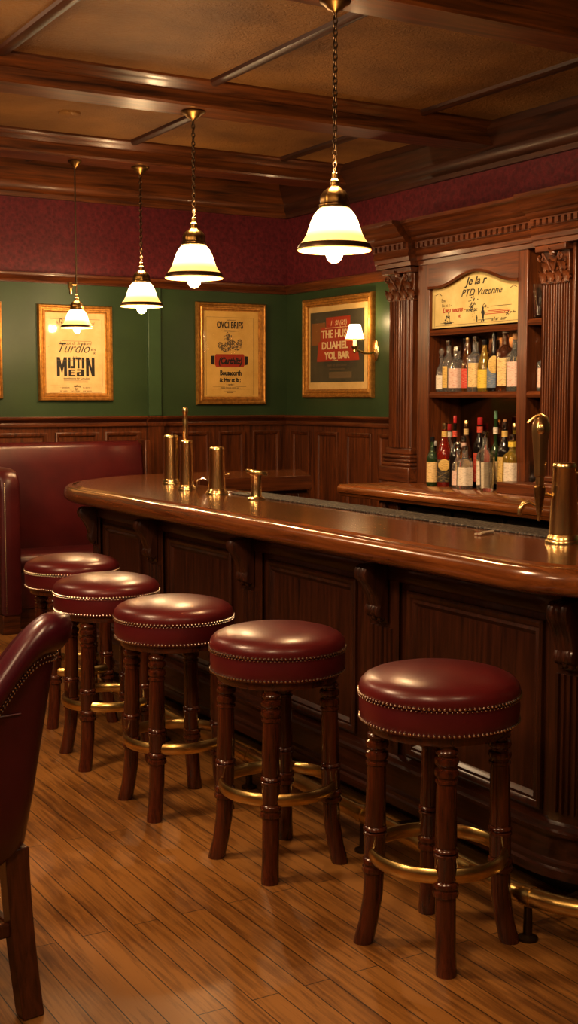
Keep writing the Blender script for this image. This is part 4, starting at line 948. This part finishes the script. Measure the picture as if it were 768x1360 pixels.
UP = [ # x, y, h, r, shape, glass, label, cap, text
 (4.80, 6.235, .275, .034, 'decanter', 'clear', 'white', 'clear', 'clear stoppered bottle with narrow white label, end of upper shelf by the fluted column'),
 (4.80, 6.165, .315, .040, 'round', 'clear', 'gold', 'silver', 'tall clear bottle with gold label beside the stoppered one, upper shelf'),
 (4.79, 6.075, .275, .050, 'square', 'clear', 'pink', 'silver', 'broad square clear bottle with pink label on upper shelf'),
 (4.80, 5.985, .325, .040, 'slope', 'amber', 'red', 'gold', 'slope-shouldered amber bottle with red label on upper shelf'),
 (4.79, 5.905, .330, .042, 'square', 'clear', 'cream', 'silver', 'square bottle with tall cream label and silver neck on upper shelf'),
 (4.79, 5.825, .305, .040, 'slope', 'yellow', 'yellow', 'black', 'yellow bottle with yellow label and dark cap on upper shelf'),
 (4.79, 5.74, .385, .042, 'long', 'dark', 'blue', 'black', 'tallest dark long-necked bottle with oval gold badge on upper shelf'),
 (4.80, 5.655, .375, .046, 'square', 'brown', 'cream', 'white', 'square brown bottle with pale cream label and white cap, upper shelf'),
 (4.80, 5.572, .33, .044, 'square', 'clear', 'pink', 'cork', 'square clear bottle with beige label next to the stile, upper shelf'),
 (4.80, 5.503, .34, .032, 'round', 'clear', 'cream', 'gold', 'clear bottle partly hidden by the stile at the end of upper shelf'),
 (4.90, 6.13, .33, .036, 'round', 'brown', None, 'black', 'brown bottle in the back row of upper shelf behind the gold label'),
 (4.90, 6.03, .32, .036, 'round', 'dark', 'gold', 'gold', 'dark bottle with gold cap in the back row of the upper shelf'),
 (4.90, 5.86, .335, .036, 'round', 'brown', 'yellow', 'gold', 'gold-capped brown bottle in the back row behind the cream label, upper shelf'),
 (4.90, 5.66, .35, .038, 'slope', 'green', None, 'silver', 'green slope-shouldered bottle in the back row of upper shelf')]
for x, y, h, r_, sp, g_, lb_, cp_, tx in UP: bottle(x, y + .045 * (y - 5.5) + .012, 1.575, h, r_, sp, g_, lb_, cp_, tx, GU)
b7 = [o for o in bpy.data.objects if o.name.startswith('bottle') and o.get('label', '').startswith('tallest dark')][0]
mb = MB(); q = Vector((-.63, -.777, 0)); s_ = Vector((.777, -.63, 0)); c_ = Vector((4.79, 5.763, 1.575 + .155))
mb.loops([[c_ + q * w_ + s_ * (.036 * k_ * cos(a)) + Vector((0, 0, .052 * k_ * sin(a))) for a in [2 * pi * i / 20 for i in range(20)]] for w_, k_ in ((.030, 1), (.045, 1), (.047, .7))]); obj('badge', mb, L['gold'], b7)
LO = [
 (4.72, 6.20, .27, .034, 'round', 'dark', 'white', 'white', 'dark bottle with tall white label, end of lower row by the column', None),
 (4.84, 6.21, .375, .038, 'round', 'clear', 'pink', 'red', 'clear bottle with pink label and red cap behind the end bottle, lower row', 'white'),
 (4.71, 6.09, .385, .046, 'slope', 'red', 'black', 'gold', 'ornate gold-necked bottle of red liqueur with black round badge, lower row', 'gold'),
 (4.72, 6.005, .43, .034, 'long', 'dark', None, 'red', 'slender near-black bottle with red neck band, lower row', 'red'),
 (4.72, 5.925, .31, .040, 'round', 'amber', 'cream', 'silver', 'amber bottle with cream label behind the small clear bottle, lower row', 'pink'),
 (4.85, 5.93, .42, .040, 'round', 'dark', 'red', 'red', 'tall dark wine bottle with red foil top at the back of lower row', 'red'),
 (4.66, 5.835, .255, .042, 'square', 'clear', 'white', 'silver', 'small square clear bottle with white label standing forward on the counter', None),
 (4.74, 5.755, .34, .048, 'round', 'clear', 'white', 'silver', 'broad clear bottle with large white label in the middle of lower row', None),
 (4.86, 5.80, .46, .036, 'long', 'green', 'cream', 'green', 'tallest green-capped slender bottle at the back of lower row', 'white'),
 (4.86, 5.72, .41, .034, 'long', 'amber', 'cream', 'cork', 'slender amber bottle with cork beside the green-capped one, lower row', None),
 (4.86, 5.635, .39, .036, 'slope', 'yellow', 'yellow', 'gold', 'bright yellow liqueur bottle at the back of lower row', None),
 (4.76, 5.605, .40, .040, 'round', 'dark', 'gold', 'silver', 'dark bottle with round silver stopper behind the clear cylinder, lower row', 'gold'),
 (4.68, 5.925, .285, .036, 'decanter', 'clear', 'pink', 'silver', 'clear stoppered bottle with pink label beside the small square one, front of lower row', None),
 (4.86, 6.07, .40, .036, 'slope', 'brown', 'cream', 'gold', 'brown slope-shouldered bottle with gold cap at the back, lower row', 'cream'),
 (4.66, 6.145, .30, .034, 'round', 'green', 'cream', 'black', 'green bottle with cream label and black cap at the front near the column, lower row', None),
 (4.74, 5.515, .33, .048, 'square', 'yellow', 'white', 'silver', 'square pale yellow bottle with white label next to the stile, lower row', 'yellow')]
for x, y, h, r_, sp, g_, lb_, cp_, tx, l2 in LO: bottle(x, y + .035 * (y - 5.5) + .012, 1.0, h, r_, sp, g_, lb_, cp_, tx, GL_, l2)
b3 = [o for o in bpy.data.objects if o.get('label', '').startswith('ornate gold')][0]
c_ = Vector((4.71, 6.123, 1.0 + .13)); mb = MB()
mb.loops([[c_ + q * w_ + s_ * (.036 * k_ * cos(a)) + Vector((0, 0, .036 * k_ * sin(a))) for a in [2 * pi * i / 20 for i in range(20)]] for w_, k_ in ((.035, 1), (.050, 1), (.052, .7))]); obj('badge', mb, L['gold'], b3)
def tumbler(x, y, z, h, r, label, group=None, cuts=12):
    P = [(r * .8, 0), (r * .86, .006), (r, h), (r * .93, h), (r * .78, .018), (.002, .016)]
    g = lambda a: 1 - .05 * (.5 + .5 * cos(cuts * a))
    o = obj('glass_tumbler', MB().lathe(P, (x, y, z), 48, g), G['crystal'], loc=(x, y, z)); return tag(o, label, 'glass', group)
tumbler(4.66, 5.655, 1.0, .235, .046, 'tall cut-glass cylinder standing in front of the lower bottles')
tumbler(4.78, 5.36, 1.975, .19, .045, 'tall clear cut-glass tumbler on the narrow shelf beside the carved capital')
bottle(4.84, 5.385,  1.575, .30, .030, 'long', 'blue', 'white', 'silver', 'slim blue-grey bottle with white label on narrow shelf behind the pilaster', 'bottles in the narrow niche')
bottle(4.80, 5.45 - .11,  1.575, .25, .036, 'square', 'clear', 'pink', 'silver', 'square clear bottle with pale label on the narrow niche shelf', 'bottles in the narrow niche')
bottle(4.86, 5.32, 1.0, .36, .036, 'round', 'clear', 'white', 'silver', 'clear bottle on the counter inside the narrow niche', 'bottles in the narrow niche')
tumbler(4.78, 5.38, 1.065, .12, .04, 'short clear tumbler on the plinth block in the narrow niche')
tumbler(4.60, 4.93, 1.0, .10, .055, 'low cut-glass bowl on the counter beside the beer tower', cuts=16)
bottle(4.82, 4.88,  1.575, .33, .040, 'round', 'green', 'cream', 'green', 'green bottle on the second niche shelf, at the right edge of the photo', 'bottles in the second niche')
bottle(4.82, 4.86, 1.0, .34, .042, 'square', 'clear', 'white', 'silver', 'clear square bottle on the counter in the second niche, right photo edge', 'bottles in the second niche')
bottle(4.82, 4.87, 1.955, .27, .040, 'slope', 'green', 'white', 'gold', 'pale-labelled green bottle on the topmost second niche shelf', 'bottles in the second niche')

# ------------------------------------------------------------------ lights
def lamp(name, loc, power, color=(1, .70, .38), radius=.05, typ='POINT', **kw):
    l = bpy.data.lights.new(name, typ); l.energy = power; l.color = color
    if typ == 'AREA': l.shape = 'DISK'; l.size = radius
    elif typ in ('POINT', 'SPOT'): l.shadow_soft_size = radius
    for k, v in kw.items(): setattr(l, k, v)
    o = bpy.data.objects.new(name, l); COL.objects.link(o); o.location = loc; return o
WARM = (1., .68, .36)
for i, (x, y, zt, zb, k, lb) in enumerate(PEND):
    lamp('pendant_glow', (x, y, zb - .055 * k), (16, 20, 20, 11)[i], WARM, .03)
    lamp('pendant_upglow', (x, y, zb + .32 * k), (8, 9, 8, 4)[i], WARM, .05)
lamp('sconce_glow', (sx, sy_, 2.075), 3.5, WARM, .02)
lamp('sconce_downglow', (sx, sy_, 1.935), 1.2, WARM, .02)
# the unseen half of the room: more ceiling lamps over the tables and the near bar
for x, y, p in ((.3, 1.5, 85), (.3, 4.1, 125), (.9, 6.7, 38), (-1.2, 3., 55)):
    lamp('room_light', (x, y, 2.75), p, (1., .72, .43), .22)
bl = lamp('niche_fill_spot', (3.3, 4.7, 2.85), 170, (1., .74, .46), .16, 'SPOT', spot_size=radians(62), spot_blend=.7); bl.rotation_euler = (Vector((4.8, 5.75, 1.5)) - bl.location).to_track_quat('-Z', 'Y').to_euler()  # unseen spot, added to brighten the bottles and niche
lamp('near_bar_light', (1.9, 1.0, 2.6), 22, (1., .72, .43), .18)
w = bpy.data.worlds.new('room ambience'); SC.world = w; w.use_nodes = True
w.node_tree.nodes['Background'].inputs[0].default_value = (1., .75, .5, 1); w.node_tree.nodes['Background'].inputs[1].default_value = .03

# ------------------------------------------------------------------ camera
cam = bpy.data.cameras.new('camera'); co = bpy.data.objects.new('camera', cam); COL.objects.link(co)
co.location = (0, 0, 1.53); cam.sensor_fit = 'HORIZONTAL'; cam.sensor_width = 36.; cam.lens = 1665 / 768 * 36
co.rotation_euler = (radians(90) - math.atan(150 / 1665), 0, radians(-30.5)); cam.clip_start = .05
SC.camera = co
SC.view_settings.view_transform = 'Standard'
SC.view_settings.look = 'None'
SC.view_settings.exposure = .48
SC.view_settings.gamma = .9
